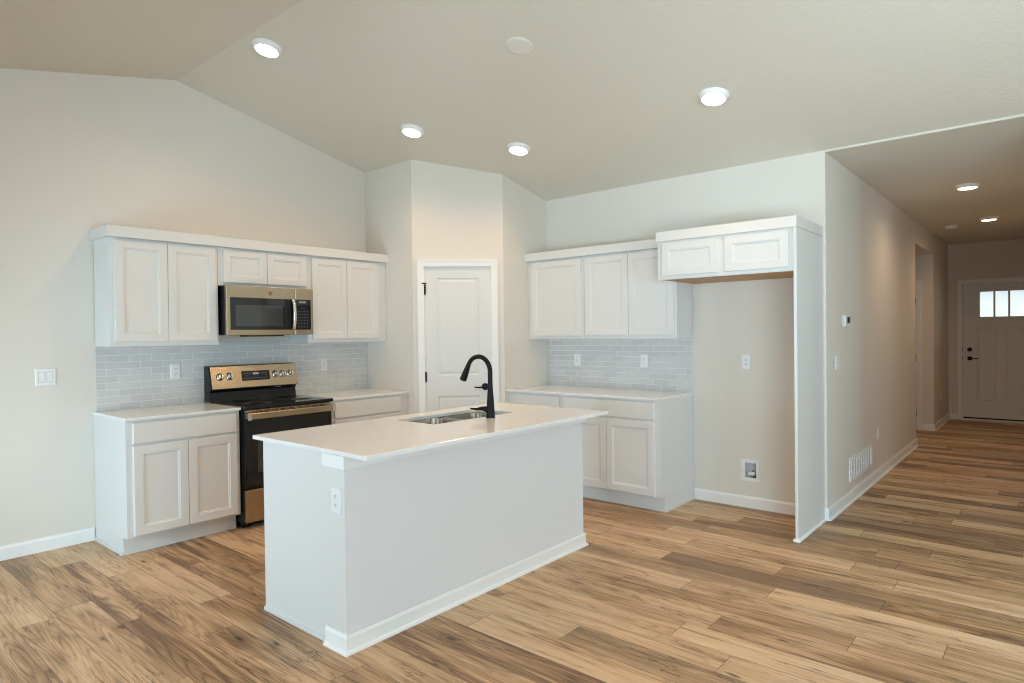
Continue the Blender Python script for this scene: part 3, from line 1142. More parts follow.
crown('crown_moulding', 'flat white crown board along the tops of the range wall cabinets', FR, 1.525, XE - 0.001, UD + 0.0205, 'L')
crown('crown_moulding', 'flat white crown board above the three-door run on the right wall', FF, -YE + 0.001, -2.379, UD + 0.0205, '')
crown('crown_moulding', 'flat white crown board above the fridge cabinet, wrapping its right end', FF, -2.3785, -1.3335, 0.6285, 'LR')

# tall fridge side panel with shoe moulding
t = thing('refrigerator_panel', (4.85, 1.345, 0), 'tall white end panel right of the empty fridge space', 'panel')
bm = BM()
fbox(bm, FF, -1.354, -1.334, 0.0, 2.1325, 0.002, 0.650)
obj('side_panel', bm, MT['cab'], t, bevel=0.001)
bm = BM()
q = [(0.0, 0.0), (0.012, 0.0), (0.011, 0.007), (0.008, 0.013), (0.0, 0.018)]
extrude_poly(bm, [FF.p(-1.334 + a, c, 0.016) for a, c in q], FF.n * 0.636)
extrude_poly(bm, [FF.p(-1.354 - 0.012, c, 0.650 + a) for a, c in q], FF.u * 0.044)
extrude_poly(bm, [FF.p(-1.354 - a, c, 0.016) for a, c in q], FF.n * 0.636)
obj('shoe_moulding', bm, MT['trim'], t)

# ------------------------------------------------------------------ island
IX0, IX1 = 1.692, 3.578       # knee wall ends
IY0, IYK, IYB = 2.440, 2.566, 3.170
t = thing('kitchen_island', ((IX0 + IX1) / 2, 2.8, 0), 'white kitchen island with grey knee wall under a quartz top', 'island')
bm = BM()
box(bm, IX0, IY0, 0.0, IX1, IYK, BT - 0.0005)
obj('knee_wall', bm, MT['wall_island'] if 'wall_island' in MT else simple('pale_grey_wall_paint', (0.80, 0.785, 0.785), 0.7, bump=0.06, bscale=140.0, spec=0.25), t)
bm = BM()
for cell in ((IX0 + 0.010, IYK + 0.001, 0.0, IX1 - 0.010, IYB, 0.66),          # hollow below the sink
             (IX0 + 0.010, IYK + 0.001, 0.66, 2.46, IYB, BT - 0.0005), (3.28, IYK + 0.001, 0.66, IX1 - 0.010, IYB, BT - 0.0005),
             (2.46, IYK + 0.001, 0.66, 3.28, 2.70, BT - 0.0005), (2.46, 3.13, 0.66, 3.28, IYB, BT - 0.0005)):
    box(bm, *cell)
obj('carcass', bm, MT['cab'], t, bevel=0.001)
# end panels (a thin face board and shoe) on both ends
for s, x in ((-1, IX0 + 0.010), (1, IX1 - 0.010)):
    bm = BM()
    a, c = sorted((x, x + s * 0.004))
    box(bm, a, IYK + 0.0012, 0.0, c, IYB + 0.003, BT - 0.0006)
    a, c = sorted((x, x + s * 0.016))
    box(bm, a, IYK + 0.032, 0.0, c, IYB + 0.003, 0.020, 0.003)
    obj('end_panel', bm, MT['cab'], t)
# white boards over both ends of the knee wall
for s, x in ((-1, IX0), (1, IX1)):
    bm = BM()
    a, c = sorted((x - s * 0.0005, x + s * 0.003))
    box(bm, a, IY0 - 0.001, 0.0, c, IYK + 0.001, BT - 0.0006)
    obj('end_board', bm, MT['cab'], t)
# baseboard round the knee wall, with shoe
bm = BM()
bt = 0.014
def wrap(b, prof):
    """sweep a (offset, z) profile round the three exposed sides of the knee wall"""
    path = [(IX0, IYK + 0.030), (IX0, IY0), (IX1, IY0), (IX1, IYK + 0.030)]
    dirs = [(-1, 0), (-1, -1), (1, -1), (1, 0)]
    rows = [[b.verts.new((p[0] + d[0] * o, p[1] + d[1] * o, z)) for o, z in prof] for p, d in zip(path, dirs)]
    n = len(prof)
    for r, s_ in zip(rows, rows[1:]):
        for k in range(n):
            b.faces.new((r[k], r[(k + 1) % n], s_[(k + 1) % n], s_[k]))
    b.faces.new(rows[0])
    b.faces.new(rows[-1][::-1])
wrap(bm, [(0.0032, 0.0), (bt, 0.0), (bt, 0.070), (bt - 0.005, 0.082), (bt - 0.006, 0.086), (0.0032, 0.086)])
wrap(bm, [(bt, 0.0), (bt + 0.013, 0.0), (bt + 0.012, 0.007), (bt + 0.008, 0.013), (bt, 0.018)])
obj('baseboard', bm, MT['trim'], t)
bm = BM()
wrap(bm, [(0.0032, 0.835), (0.018, 0.835), (0.018, BT - 0.001), (0.0032, BT - 0.001)])
obj('top_trim', bm, MT['trim'], t)
# cabinet fronts on the range side
FI = Frame((IX1, IYB, 0), (-1, 0, 0), (0, 1, 0))
for k, (a, c) in enumerate(((0.03, 0.50), (0.505, 0.945), (0.95, 1.39), (1.395, 1.85))):
    part_bm(lambda b: shaker(b, FI, a, c, 0.132, 0.724, 0.0005), 'door', MT['cab'], t)
    part_bm(lambda b: slab_front(b, FI, a, c, 0.739, 0.877, 0.0005), 'drawer', MT['cab'], t)

# island worktop with the sink cut-out
CX0, CX1, CY0, CY1 = 1.676, 3.630, 2.264, 3.243
SX0, SX1, SYA, SYB = 2.515, 3.225, 2.742, 3.085


def rrect(x0, y0, x1, y1, r, seg=6):
    pts = []
    for cx, cy, a0 in ((x1 - r, y1 - r, 0), (x0 + r, y1 - r, 90), (x0 + r, y0 + r, 180), (x1 - r, y0 + r, 270)):
        for k in range(seg + 1):
            a = math.radians(a0 + 90 * k / seg)
            pts.append((cx + r * math.cos(a), cy + r * math.sin(a)))
    return pts


def worktop_with_hole():
    b = BM()
    hole = rrect(SX0, SYA, SX1, SYB, 0.020)
    outer = rrect(CX0, CY0, CX1, CY1, 0.004, 6)
    n = len(hole)
    # corresponding points: both loops run the same way from the same corner
    def loop(pts, z):
        return [b.verts.new((x, y, z)) for x, y in pts]
    e = 0.002
    outer_in = rrect(CX0 + e, CY0 + e, CX1 - e, CY1 - e, 0.003, 6)
    ot, om, ob_ = loop(outer_in, CT), loop(outer, CT - e), loop(outer, BT + 0.0005)
    ht, hb = loop(hole, CT), loop(hole, BT + 0.0005)
    for i in range(n):
        j = (i + 1) % n
        for a, c in ((ht, ot), (ot, om), (om, ob_), (ob_, hb), (hb, ht)):
            b.faces.new((a[i], a[j], c[j], c[i]))
    return b


tag(obj('island_countertop', worktop_with_hole(), MT['quartz']), 'large white quartz island top with a sink cut-out', 'countertop')

# double-bowl sink hung under the cut-out
t = thing('kitchen_sink', ((SX0 + SX1) / 2, (SYA + SYB) / 2, 0.69), 'stainless double-bowl sink set under the island top', 'sink')
XM = (SX0 + SX1) / 2


def bowl(x0, x1):
    b = BM()
    def loop(ins, z, r):
        return [b.verts.new((x, y, z)) for x, y in rrect(x0 + ins, SYA - 0.004 + ins, x1 - ins, SYB + 0.004 - ins, r)]
    ls = [loop(-0.012, BT - 0.0012, 0.085), loop(0.0, BT - 0.0012, 0.075), loop(0.002, BT - 0.008, 0.073), loop(0.012, 0.735, 0.065), loop(0.022, 0.706, 0.05),
          loop(0.048, 0.695, 0.035), loop(0.12, 0.691, 0.02)]
    n = len(ls[0])
    for a, c in zip(ls, ls[1:]):
        for i in range(n):
            j = (i + 1) % n
            b.faces.new((a[i], a[j], c[j], c[i]))
    b.faces.new(ls[-1])
    o = obj('bowl', b, MT['sink'], t, smooth=True)
    b = BM()
    cx, cy = (x0 + x1) / 2, (SYA + SYB) / 2
    lathe(b, [(0.055, 0.0), (0.053, 0.003), (0.040, 0.002), (0.036, -0.002), (0, -0.002)], 28, Matrix.Translation((cx, cy, 0.6925)))
    obj('drain', b, MT['chrome'], o, smooth=True)


bowl(SX0 - 0.004, XM - 0.014)
bowl(XM + 0.014, SX1 + 0.004)

# gooseneck faucet
FX, FY = 2.928, 2.678
t = thing('kitchen_faucet', (FX, FY, CT), 'tall matte black gooseneck faucet standing beside the island sink', 'faucet')
bm = BM()
lathe(bm, [(0.0290, 0.0005), (0.0285, 0.006), (0.0265, 0.020), (0.0245, 0.060), (0.0215, 0.110), (0.0175, 0.165), (0.0155, 0.200), (0.0150, 0.215)], 32,
      Matrix.Translation((FX, FY, CT)))
obj('body', bm, MT['matteblack'], t, smooth=True)
bm = BM()
pts, rad = [], []
SD = Vector((-0.06, 0.998, 0)).normalized()      # spout direction, over the bowls
R = 0.092
zc = CT + 0.287
for k in range(4):
    pts.append(Vector((FX, FY, CT + 0.200 + 0.087 * k / 4)))
    rad.append(0.0150)
for k in range(19):
    a = math.pi - math.radians(158) * k / 18
    pts.append(Vector((FX, FY, zc)) + SD * (R + R * math.cos(a)) + Vector((0, 0, R * math.sin(a))))
    rad.append(0.0150 - 0.001 * k / 18)
tube(bm, pts, rad, 20)
obj('spout', bm, MT['matteblack'], t, smooth=True)
bm = BM()
endp = pts[-1]
tdir = (pts[-1] - pts[-2]).normalized()
sp = [endp - tdir * 0.004, endp + tdir * 0.012, endp + tdir * 0.040, endp + tdir * 0.090, endp + tdir * 0.104]
tube(bm, sp, [0.0150, 0.0162, 0.0190, 0.0225, 0.0215], 20)
obj('spray_head', bm, MT['matteblack'], t, smooth=True)
bm = BM()
LD = Vector((-0.65, 0.76, 0)).normalized()
lathe(bm, [(0.017, 0.0), (0.016, 0.028), (0.012, 0.034), (0, 0.035)], 20,
      Matrix.Translation((FX, FY, CT + 0.052)) @ LD.to_track_quat('Z', 'Y').to_matrix().to_4x4())
base_p = Vector((FX, FY, CT + 0.055))
lp = [base_p + LD * d + Vector((0, 0, z)) for d, z in ((0.018, -0.008), (0.030, 0.0), (0.055, 0.004), (0.085, 0.000), (0.118, 0.004), (0.127, 0.007))]
tube(bm, lp, [0.019, 0.0175, 0.0125, 0.0075, 0.0058, 0.003], 14)
obj('lever', bm, MT['matteblack'], t, smooth=True)

# ------------------------------------------------------------------ range
RX0, RX1 = 2.3030, 3.0595
RYF = 4.575        # face of the oven door
t = thing('electric_range', ((RX0 + RX1) / 2, 4.9, 0), 'black and stainless electric range between two base cabinets', 'range')
bm = BM()
box(bm, RX0, 4.610, 0.045, RX1, YR - 0.020, 0.895, 0.003)
for x in (RX0 + 0.04, RX1 - 0.04):
    for y in (4.68, 5.14):
        box(bm, x - 0.02, y - 0.02, 0.0, x + 0.02, y + 0.02, 0.045)
obj('body', bm, MT['charcoal'], t)
bm = BM()
box(bm, RX0 - 0.002, 4.560, 0.8955, RX1 + 0.002, 5.128, 0.9215, 0.004)
ck = obj('cooktop', bm, MT['blackglass'], t)
for x, y, r in ((2.49, 4.72, 0.105), (2.87, 4.72, 0.085), (2.49, 4.98, 0.075), (2.87, 4.98, 0.10)):
    bm = BM()
    for rr in (r, r * 0.62):
        lathe(bm, [(rr, 0.0), (rr + 0.002, 0.0), (rr + 0.002, 0.0003), (rr, 0.0003)], 48, Matrix.Translation((x, y, 0.9216)))
    obj('burner_ring', bm, MT['charcoal'], ck)
# riser and tilted control panel
bm = BM()
extrude_poly(bm, [(RX0, 5.128, 0.9215), (RX0, YR - 0.014, 0.9215), (RX0, YR - 0.014, 1.204), (RX0, 5.168, 1.204), (RX0, 5.150, 1.195),
                  (RX0, 5.105, 1.020), (RX0, 5.128, 1.004), (RX0, 5.140, 0.990)], (RX1 - RX0, 0, 0))
obj('backguard', bm, MT['black'], t)
tilt = Vector((0, 5.149 - 5.104, 1.197 - 1.020)).normalized()
PO = Vector((RX0, 5.1035, 1.020))
PN = Vector((1, 0, 0)).cross(tilt)
if PN.y > 0:
    PN = -PN


class TFrame(Frame):
    def __init__(self, o, u, v, n):
        self.o, self.u, self.v, self.n = Vector(o), Vector(u), Vector(v), Vector(n)

    def p(self, u, z, d=0.0):
        return self.o + self.u * u + self.v * z + self.n * d

    def mtx(self, u, z, d=0.0):
        m = Matrix((self.u, self.v, self.n)).transposed().to_4x4()
        m.translation = self.p(u, z, d)
        return m


FC = TFrame(PO, (1, 0, 0), tilt, PN)
PW_, PH_ = RX1 - RX0, 0.1826
bm = BM()
fbox(bm, FC, 0.010, PW_ + 0.004, -0.002, PH_ + 0.002, 0.0005, 0.006, 0.003)
pn = obj('control_panel', bm, MT['steel'], t)
bm = BM()
fbox(bm, FC, 0.262, 0.505, 0.055, 0.135, 0.0062, 0.0085, 0.003)
dp = obj('display', bm, MT['blackglass'], pn)
bm = BM()
for (u, z) in [(0.285 + 0.024 * k, 0.073) for k in range(9)] + [(0.285 + 0.024 * k, 0.116) for k in (0, 1, 2, 6, 7, 8)] + [(0.30, 0.095), (0.47, 0.095)]:
    fbox(bm, FC, u - 0.005, u + 0.005, z - 0.0025, z + 0.0025, 0.0086, 0.0090)
obj('key_print', bm, MT['mark'], dp)
bm = BM()
fbox(bm, FC, 0.357, 0.410, 0.103, 0.121, 0.0086, 0.0090)
obj('clock_window', bm, MT['grey'], dp)
for u in (0.082, 0.158, 0.560, 0.628, 0.696):
    bm = BM()
    m = FC.mtx(u, 0.098, 0.0062)
    lathe(bm, [(0.027, 0), (0.027, 0.004), (0.0225, 0.006), (0.021, 0.024), (0.018, 0.027), (0, 0.027)], 32, m)
    k = obj('knob', bm, MT['chrome'], pn, smooth=True)
    bm = BM()
    lathe(bm, [(0.031, 0), (0.031, 0.002), (0.0275, 0.002), (0.0275, 0)], 32, m)
    fbox(bm, FC, u - 0.003, u + 0.003, 0.098 - 0.019, 0.098 + 0.021, 0.033, 0.036)
    obj('knob_trim', bm, MT['black'], k)
bm = BM()
for k in range(6):
    fbox(bm, FC, 0.545 + 0.009 * k, 0.551 + 0.009 * k, -0.016, -0.008, 0.003, 0.0045)
obj('brand_mark', bm, MT['mark'], t)
# oven door with its glass and full-width handle
bm = BM()
box(bm, RX0 + 0.006, RYF, 0.302, RX1 - 0.006, 4.609, 0.889, 0.004)
od = obj('oven_door', bm, MT['black'], t)
bm = BM()
box(bm, RX0 + 0.012, RYF - 0.003, 0.306, RX1 - 0.012, RYF - 0.0002, 0.812, 0.001)
obj('oven_glass', bm, MT['blackglass'], od)
bm = BM()
box(bm, RX0 + 0.10, RYF - 0.0036, 0.42, RX1 - 0.10, RYF - 0.0031, 0.70)
obj('oven_window', bm, MT['ovenglass'], od)
bm = BM()
box(bm, RX0 + 0.004, 4.520, 0.822, RX1 - 0.004, 4.537, 0.872, 0.006)
for x in (RX0 + 0.025, RX1 - 0.025):
    box(bm, x - 0.018, 4.536, 0.828, x + 0.018, RYF - 0.0005, 0.866, 0.003)
hd = obj('handle', bm, MT['steel'], od)
for x in (RX0 + 0.004, RX1 - 0.031):
    bm = BM()
    box(bm, x, 4.5185, 0.820, x + 0.027, 4.5195, 0.874)
    obj('end_cap', bm, MT['steel_lt'], hd)
bm = BM()
box(bm, RX0 + 0.008, RYF - 0.006, 0.868, RX1 - 0.008, RYF - 0.0003, 0.888, 0.001)
obj('top_rail', bm, MT['steel'], od)
for k in range(9):
    x = RX0 + 0.09 + k * 0.068
    bm = BM()
    box(bm, x, RYF - 0.0066, 0.8755, x + 0.047, RYF - 0.0061, 0.8825)
    obj('vent_slot', bm, MT['black'], od)
bm = BM()
box(bm, RX0 + 0.006, RYF + 0.002, 0.050, RX1 - 0.006, 4.609, 0.293, 0.004)
dr = obj('drawer', bm, MT['steel'], t)

# ------------------------------------------------------------------ microwave
MX0, MX1, MZ0, MZ1, MYF = 2.3080, 3.0575, 1.450, 1.836, 4.832
t = thing('microwave_oven', ((MX0 + MX1) / 2, 5.03, MZ0), 'stainless over-the-range microwave with a black glass door', 'microwave')
bm = BM()
box(bm, MX0 + 0.002, MYF + 0.030, MZ0 + 0.004, MX1 - 0.002, YR - 0.011, MZ1, 0.002)
obj('body', bm, MT['charcoal'], t)
XS = 2.888
bm = BM()
FM = Frame((0, MYF + 0.030, 0), (1, 0, 0), (0, -1, 0))
fbox(bm, FM, MX0, XS - 0.001, MZ0, MZ1 - 0.001, 0.0005, 0.030, 0.003)
md = obj('door', bm, MT['steel'], t)
bm = BM()
fbox(bm, FM, MX0 + 0.030, XS - 0.001, MZ0 + 0.042, MZ1 - 0.092, 0.0302, 0.0322, 0.001)
gl = obj('door_glass', bm, MT['blackglass'], md)
bm = BM()
fbox(bm, FM, MX0 + 0.070, 2.775, MZ0 + 0.070, MZ1 - 0.150, 0.0323, 0.0328)
obj('viewing_window', bm, MT['ovenglass'], gl)
bm = BM()
fbox(bm, FM, 2.795, 2.852, MZ0 + 0.050, MZ1 - 0.098, 0.0323, 0.0332, 0.0003)
obj('handle_recess', bm, MT['black'], md)
bm = BM()
hp = []
for k in range(13):
    s = k / 12
    hp.append(Vector((2.866, MYF - 0.004 - 0.026 * math.sin(math.pi * s) ** 0.6, MZ0 + 0.046 + (MZ1 - MZ0 - 0.142) * s)))
L = []
for p_ in hp:
    L.append([bm.verts.new((p_.x + dx, p_.y + dy, p_.z)) for dx, dy in ((-0.013, 0.004), (-0.013, -0.006), (-0.008, -0.010), (0.008, -0.010), (0.013, -0.006), (0.013, 0.004))])
for a, c in zip(L, L[1:]):
    for k in range(6):
        bm.faces.new((a[k], a[(k + 1) % 6], c[(k + 1) % 6], c[k]))
bm.faces.new(L[0][::-1])
bm.faces.new(L[-1])
obj('handle', bm, MT['steel_lt'], md, smooth=True)
bm = BM()
fbox(bm, FM, XS + 0.001, MX1, MZ0, MZ1 - 0.001, 0.0005, 0.030, 0.003)
cp = obj('control_panel', bm, MT['steel'], t)
bm = BM()
fbox(bm, FM, XS + 0.001, MX1 - 0.024, MZ0 + 0.042, MZ1 - 0.092, 0.0302, 0.0322, 0.001)
kp = obj('keypad', bm, MT['blackglass'], cp)
bm = BM()
for r in range(7):
    for c_ in range(4):
        if r == 6 and c_ in (0, 3):
            continue
        u = XS + 0.028 + c_ * 0.028
        z = MZ0 + 0.066 + r * 0.026
        fbox(bm, FM, u - 0.005, u + 0.005, z - 0.003, z + 0.003, 0.0323, 0.0327)
obj('key_print', bm, MT['mark'], kp)
bm = BM()
fbox(bm, FM, XS + 0.035, XS + 0.10, MZ1 - 0.122, MZ1 - 0.106, 0.0323, 0.0327)
obj('clock_display', bm, MT['mark'], kp)
bm = BM()
m = FM.mtx(2.668, MZ1 - 0.048, 0.0301)
lathe(bm, [(0.018, 0), (0.018, 0.002), (0.015, 0.003), (0.0145, 0.002), (0, 0.002)], 32, m)
for a0 in range(4):     # little scroll arms inside the ring
    a = a0 * math.pi / 2
    tube(bm, [m @ Vector((0.004 * math.cos(a), 0.004 * math.sin(a), 0.003)), m @ Vector((0.010 * math.cos(a + .5), 0.010 * math.sin(a + .5), 0.003)),
              m @ Vector((0.012 * math.cos(a + 1.2), 0.012 * math.sin(a + 1.2), 0.003))], 0.0012, 6)
obj('round_emblem', bm, simple('bronzed_emblem', (0.36, 0.25, 0.14), 0.35, 1.0, bump=0.02, bscale=300), md)
bm = BM()
box(bm, MX0 + 0.20, MYF + 0.04, MZ0 - 0.012, MX0 + 0.50, MYF + 0.20, MZ0 + 0.0035, 0.003)
obj('lamp_lens', bm, MT['blackglass'], t)
bm = BM()
for k in range(14):
    box(bm, MX0 + 0.04, MYF + 0.22 + k * 0.011, MZ0 + 0.0, MX1 - 0.04, MYF + 0.226 + k * 0.011, MZ0 + 0.0035)
obj('grease_filter', bm, MT['steel_lt'], t)


# ------------------------------------------------------------------ plates on the walls
def plate(b, fr, u, z, w, h, d):
    ring = [(0, d), (0, d + 0.003), (0.004, d + 0.0065)]
    lo = ring_loft(b, fr, u - w / 2, u + w / 2, z - h / 2, z + h / 2, ring)
    b.faces.new(lo[0][::-1])


def outlet(fr, u, z, d, label, rocker=False):
    t = thing('wall_outlet', fr.p(u, z, d), label, 'outlet', 'white wall outlets')
    b = BM()
    plate(b, fr, u, z, 0.073, 0.117, 0.0 + d + 0.0005)
    obj('cover_plate', b, MT['plastic'], t)
    if rocker:
        b = BM()
        fbox(b, fr, u - 0.0165, u + 0.0165, z - 0.033, z + 0.033, d + 0.0072, d + 0.0095, 0.001)
        o = obj('receptacle', b, MT['plastic'], t)
        b = BM()
        for s in (-1, 1):
            for x in (-0.006, 0.006):
                fbox(b, fr, u + x - 0.001, u + x + 0.001, z + s * 0.020 - 0.004, z + s * 0.020 + 0.004, d + 0.0095, d + 0.0099)
        for s in (-1, 1):
            fbox(b, fr, u - 0.006, u + 0.006, z + s * 0.005 - 0.003, z + s * 0.005 + 0.003, d + 0.0095, d + 0.0102)
        obj('slots', b, MT['grey'], o)
        return t
    for s in (-1, 1):
        b = BM()
        lathe(b, [(0.0165, 0), (0.0165, 0.0018), (0.0155, 0.0022), (0, 0.0022)], 24, fr.mtx(u, z + s * 0.0195, d + 0.0072))
        o = obj('receptacle', b, MT['plastic'], t)
        b = BM()
        zz = z + s * 0.0195
        for x in (-0.0062, 0.0062):
            fbox(b, fr, u + x - 0.0013, u + x + 0.0013, zz - 0.001, zz + 0.008, d + 0.0092, d + 0.0097)
        lathe(b, [(0.0026, 0), (0.0026, 0.0005)], 12, fr.mtx(u, zz - 0.007, d + 0.0092))
        obj('slots', b, MT['slot'], o)
    return t


def switch(fr, u, z, d, gangs, label):
    t = thing('light_switch', fr.p(u, z, d), label, 'switch', 'white light switches')
    b = BM()
    w = 0.073 + 0.046 * (gangs - 1)
    plate(b, fr, u, z, w, 0.117, d + 0.0005)
    obj('cover_plate', b, MT['plastic'], t)
    for k in range(gangs):
        c = u + (k - (gangs - 1) / 2) * 0.046
        b = BM()
        lo = [fr.p(x, zz, dd) for x, zz, dd in ()]
        pts = [(-0.033, 0.0072), (-0.033, 0.0118), (0.0, 0.0085), (0.033, 0.0080), (0.033, 0.0072)]
        extrude_poly(b, [fr.p(c - 0.0165, z + zz, d + dd) for zz, dd in pts], fr.u * 0.033)
        o = obj('rocker', b, MT['plastic'], t)
        b = BM()
        fbox(b, fr, c - 0.019, c + 0.019, z - 0.0355, z + 0.0355, d + 0.0070, d + 0.0073)
        obj('rocker_gap', b, MT['grey'], o)
    return t


TD = 0.009      # plates on tile stand on the tile face
outlet(FR, 2.083, 1.174, TD, 'white duplex outlet on the tile left of the range')
outlet(FR, 3.408, 1.168, TD, 'white outlet with rectangular face on tile right of the range', rocker=True)
outlet(FF, -3.568, 1.174, TD, 'white rectangular-faced outlet on right wall tile, nearest the pantry', rocker=True)
outlet(FF, -2.841, 1.174, TD, 'white duplex outlet on right wall tile, nearest the fridge space')
outlet(FF, -1.920, 1.183, 0.0, 'white duplex outlet on the bare wall of the fridge space')
FIE = Frame((IX0 - 0.003, 0, 0), (0, -1, 0), (-1, 0, 0))
outlet(FIE, -2.503, 0.682, 0.0, 'white duplex outlet on the end of the island')
outlet(FH, 6.970, 0.440, 0.0, 'white outlet low on the hall wall above the return grille')
switch(FR, 1.247, 1.180, 0.0, 2, 'double white rocker switch on the wall left of the cabinets')
switch(FH, 5.487, 1.176, 0.0, 2, 'double white rocker switch under the thermostat')

# far hall plates
xs = 11.62
switch(FH, 11.85, 1.17, 0.0, 1, 'small white switch on the far hall wall by the front door')
outlet(FH, 11.35, 0.44, 0.0, 'white outlet low on the far hall wall by the front door', rocker=True)

# thermostat
t = thing('thermostat', FH.p(5.722, 1.505), 'small white thermostat with a dark screen on the hall wall', 'thermostat')
bm = BM()
fbox(bm, FH, 5.650, 5.795, 1.455, 1.555, 0.0005, 0.008, 0.002)
fbox(bm, FH, 5.656, 5.789, 1.461, 1.549, 0.0085, 0.026, 0.004)
obj('case', bm, MT['plastic'], t)
bm = BM()
fbox(bm, FH, 5.700, 5.780, 1.487, 1.537, 0.0262, 0.0272)
obj('screen', bm, MT['blackglass'], t)

# return air grille
t = thing('return_air_grille', FH.p(6.255, 0.265), 'white return air grille low on the hall wall', 'vent')
bm = BM()
u0, u1, z0, z1 = 5.836, 6.678, 0.166, 0.366
w = 0.022
fbox(bm, FH, u0, u1, z0, z0 + w, 0.0005, 0.010, 0.001)
fbox(bm, FH, u0, u1, z1 - w, z1, 0.0005, 0.010, 0.001)
fbox(bm, FH, u0, u0 + w, z0 + w, z1 - w, 0.0005, 0.010, 0.001)
fbox(bm, FH, u1 - w, u1, z0 + w, z1 - w, 0.0005, 0.010, 0.001)
obj('frame', bm, MT['trim'], t)
bm = BM()
n = 9
for k in range(n):
    z = z0 + w + (z1 - z0 - 2 * w) * (k + 0.5) / n
    extrude_poly(bm, [FH.p(u0 + w, z - 0.005, 0.0075), FH.p(u0 + w, z + 0.003, 0.0015), FH.p(u0 + w, z + 0.0045, 0.0022), FH.p(u0 + w, z - 0.0035, 0.0085)], FH.u * (u1 - u0 - 2 * w))
for k in range(9):
    u = u0 + w + (u1 - u0 - 2 * w) * (k + 0.5) / 9
    fbox(bm, FH, u - 0.002, u + 0.002, z0 + w, z1 - w, 0.0012, 0.0095)
obj('louvers', bm, MT['trim'], t)
bm = BM()
fbox(bm, FH, u0 + w, u1 - w, z0 + w, z1 - w, 0.0003, 0.0008)
obj('backing', bm, simple('dusky_duct', (0.10, 0.095, 0.085), 0.7, bump=0.05, bscale=100), t)

# water supply box in the fridge space
t = thing('water_supply_box', FF.p(-1.8925, 0.304), 'white recessed water supply box low in the fridge space', 'valve box')
bm = BM()
yu0, yu1 = -WBX[1], -WBX[0]
fbox(bm, FF, yu0 - 0.014, yu0 + 0.022, 0.215, 0.392, 0.0005, 0.007, 0.001)
fbox(bm, FF, yu1 - 0.016, yu1 + 0.010, 0.215, 0.392, 0.0005, 0.007, 0.001)
fbox(bm, FF, yu0 + 0.022, yu1 - 0.016, 0.215, 0.246, 0.0005, 0.007, 0.001)
fbox(bm, FF, yu0 + 0.022, yu1 - 0.016, 0.366, 0.392, 0.0005, 0.007, 0.001)
obj('frame', bm, MT['plastic'], t)
bm = BM()
e = 0.0015
loops = ring_loft(bm, FF, yu0 + e, yu1 - e, WBX[2] + e, WBX[3] - e, [(0, 0.0), (0.004, -0.060)])
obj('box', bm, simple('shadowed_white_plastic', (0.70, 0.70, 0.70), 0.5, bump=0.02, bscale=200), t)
bm = BM()
cu = (yu0 + yu1) / 2 + 0.004
lathe(bm, [(0.012, 0), (0.012, 0.035), (0.016, 0.036), (0.016, 0.050), (0.009, 0.052), (0.009, 0.066), (0, 0.066)], 20, Matrix.Translation(FF.p(cu, 0.237, -0.040)))
tube(bm, [FF.p(cu, 0.275, -0.045), FF.p(cu, 0.275, -0.010)], 0.008, 14)
obj('valve', bm, MT['chrome'], t, smooth=True)
bm = BM()
fbox(bm, FF, cu - 0.026, cu + 0.026, 0.266, 0.290, -0.014, -0.004, 0.003)
obj('valve_handle', bm, MT['plastic'], t)
bm = BM()
lathe(bm, [(0.010, 0), (0.010, 0.022), (0.006, 0.024), (0, 0.024)], 14, Matrix.Translation(FF.p(cu + 0.030, 0.237, -0.020)))
obj('fitting', bm, MT['slot'], t, smooth=True)

# ------------------------------------------------------------------ ceiling fixtures
NORM_R = Vector((-SLOPE, 0, -1)).normalized()      # inward normal of the right-hand slope


def downlight(label, group):
    """built at the origin facing -z; placed and tilted afterwards"""
    t = thing('recessed_light', (0, 0, 0), label, 'ceiling light', group)
    b = BM()
    lathe(b, [(0.100, 0.0), (0.100, -0.003), (0.097, -0.008), (0.084, -0.027), (0.0775, -0.031), (0.0745, -0.029), (0.0745, -0.010), (0.1, 0.0)], 48)
    obj('trim_ring', b, MT['trim'], t, smooth=True)
    b = BM()
    lathe(b, [(0.0740, -0.012), (0.0740, -0.030), (0.060, -0.0335), (0, -0.0355)], 48)
    obj('lens', b, MT['lens'], t, smooth=True)
    return t


def lamp(fixture, watts, angle, blend, col):
    d = bpy.data.lights.new('lamp', 'SPOT')
    d.energy = watts
    d.color = col
    d.spot_size = math.radians(angle)
    d.spot_blend = blend
    d.shadow_soft_size = 0.065
    o = bpy.data.objects.new('lamp', d)
    COL.objects.link(o)
    o.parent = fixture
    o.location = (0, 0, -0.045)


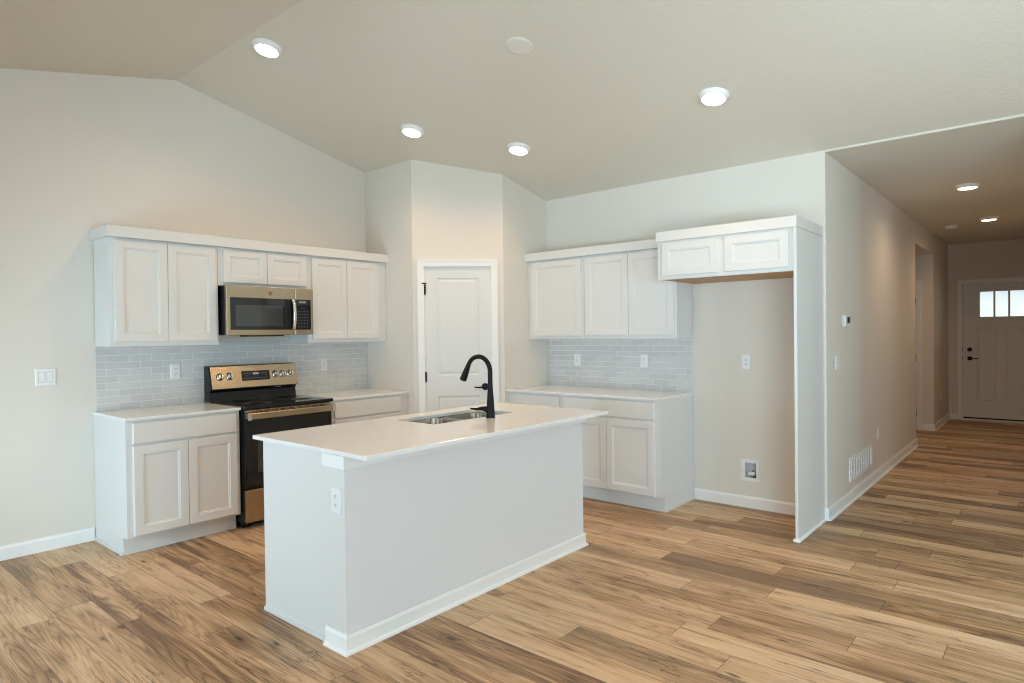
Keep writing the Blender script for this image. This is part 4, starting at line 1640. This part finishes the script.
proto = None
spots = [
    ((2.278, 4.108), 'recessed ceiling light nearest the vault ridge, above the left cabinets', False),
    ((3.535, 4.073), 'recessed ceiling light left of the pantry corner', False),
    ((4.165, 3.448), 'recessed ceiling light right above the pantry door', False),
    ((4.145, 1.738), 'large-looking recessed ceiling light above the fridge cabinet', False),
    ((2.310, 1.753), 'added recessed ceiling light over the near side of the island, unseen above the frame', False),  # added so the island top casts an overhang shadow
    ((0.450, 2.900), 'added recessed ceiling light on the left slope of the vault, unseen above the frame', False),  # second added fixture, there for more light from overhead
    ((7.290, 0.629), 'nearer recessed light in the hall ceiling', True),
    ((9.604, 0.619), 'farther recessed light in the hall ceiling', True),
]
for (x, y), lab, hall in spots:
    z = HZ if hall else ceil_z(x)
    rot = (0, 0, 0) if hall else (Vector((NORM_R.x if x > XRIDGE else -NORM_R.x, 0, NORM_R.z)) * -1).to_track_quat('Z', 'Y').to_euler()
    if proto is None:
        fx_ = proto = downlight(lab, 'recessed ceiling lights')
        fx_.location = (x, y, z)
        fx_.rotation_euler = rot
    else:
        fx_ = copy_thing(proto, (x, y, z), lab, rot)
    if hall:
        pass
    fx_['hall'] = 1 if hall else 0
lights = [o for o in COL.objects if o.name.startswith('recessed_light')]
for o in lights:
    h_ = o['hall']
    del o['hall']
    lamp(o, (HALL_SPOT_W if o.location.x < 8 else HALL_SPOT_W * 1.5) if h_ else LAMP_SPOT_W, 166 if h_ else 150, 0.9 if h_ else 0.9, HALL_COL if h_ else LAMP_COL)

t = thing('ceiling_cover_plate', (3.105, 2.554, ceil_z(3.105)), 'blank white round cover plate on the vaulted ceiling', 'cover plate')
b = BM()
lathe(b, [(0.088, 0.0), (0.088, -0.004), (0.083, -0.009), (0.070, -0.011), (0, -0.011)], 48)
t.rotation_euler = (NORM_R * -1).to_track_quat('Z', 'Y').to_euler()
o = obj('cover_disc', b, simple('beige_plastic', (0.76, 0.73, 0.66), 0.5, rvar=0.06, bscale=60), None, smooth=True)
o.parent = t
t = thing('smoke_detector', (10.031, 1.043, HZ), 'round white smoke detector on the hall ceiling', 'smoke detector')
b = BM()
lathe(b, [(0.068, 0.0), (0.068, -0.010), (0.060, -0.030), (0.046, -0.038), (0, -0.040)], 40, Matrix.Translation((10.031, 1.043, HZ)))
obj('cover', b, MT['plastic'], t, smooth=True)
b = BM()
lathe(b, [(0.072, 0.0), (0.072, -0.006), (0.069, -0.008), (0.066, -0.004)], 40, Matrix.Translation((10.031, 1.043, HZ)))
obj('mounting_ring', b, MT['plastic'], t, smooth=True)
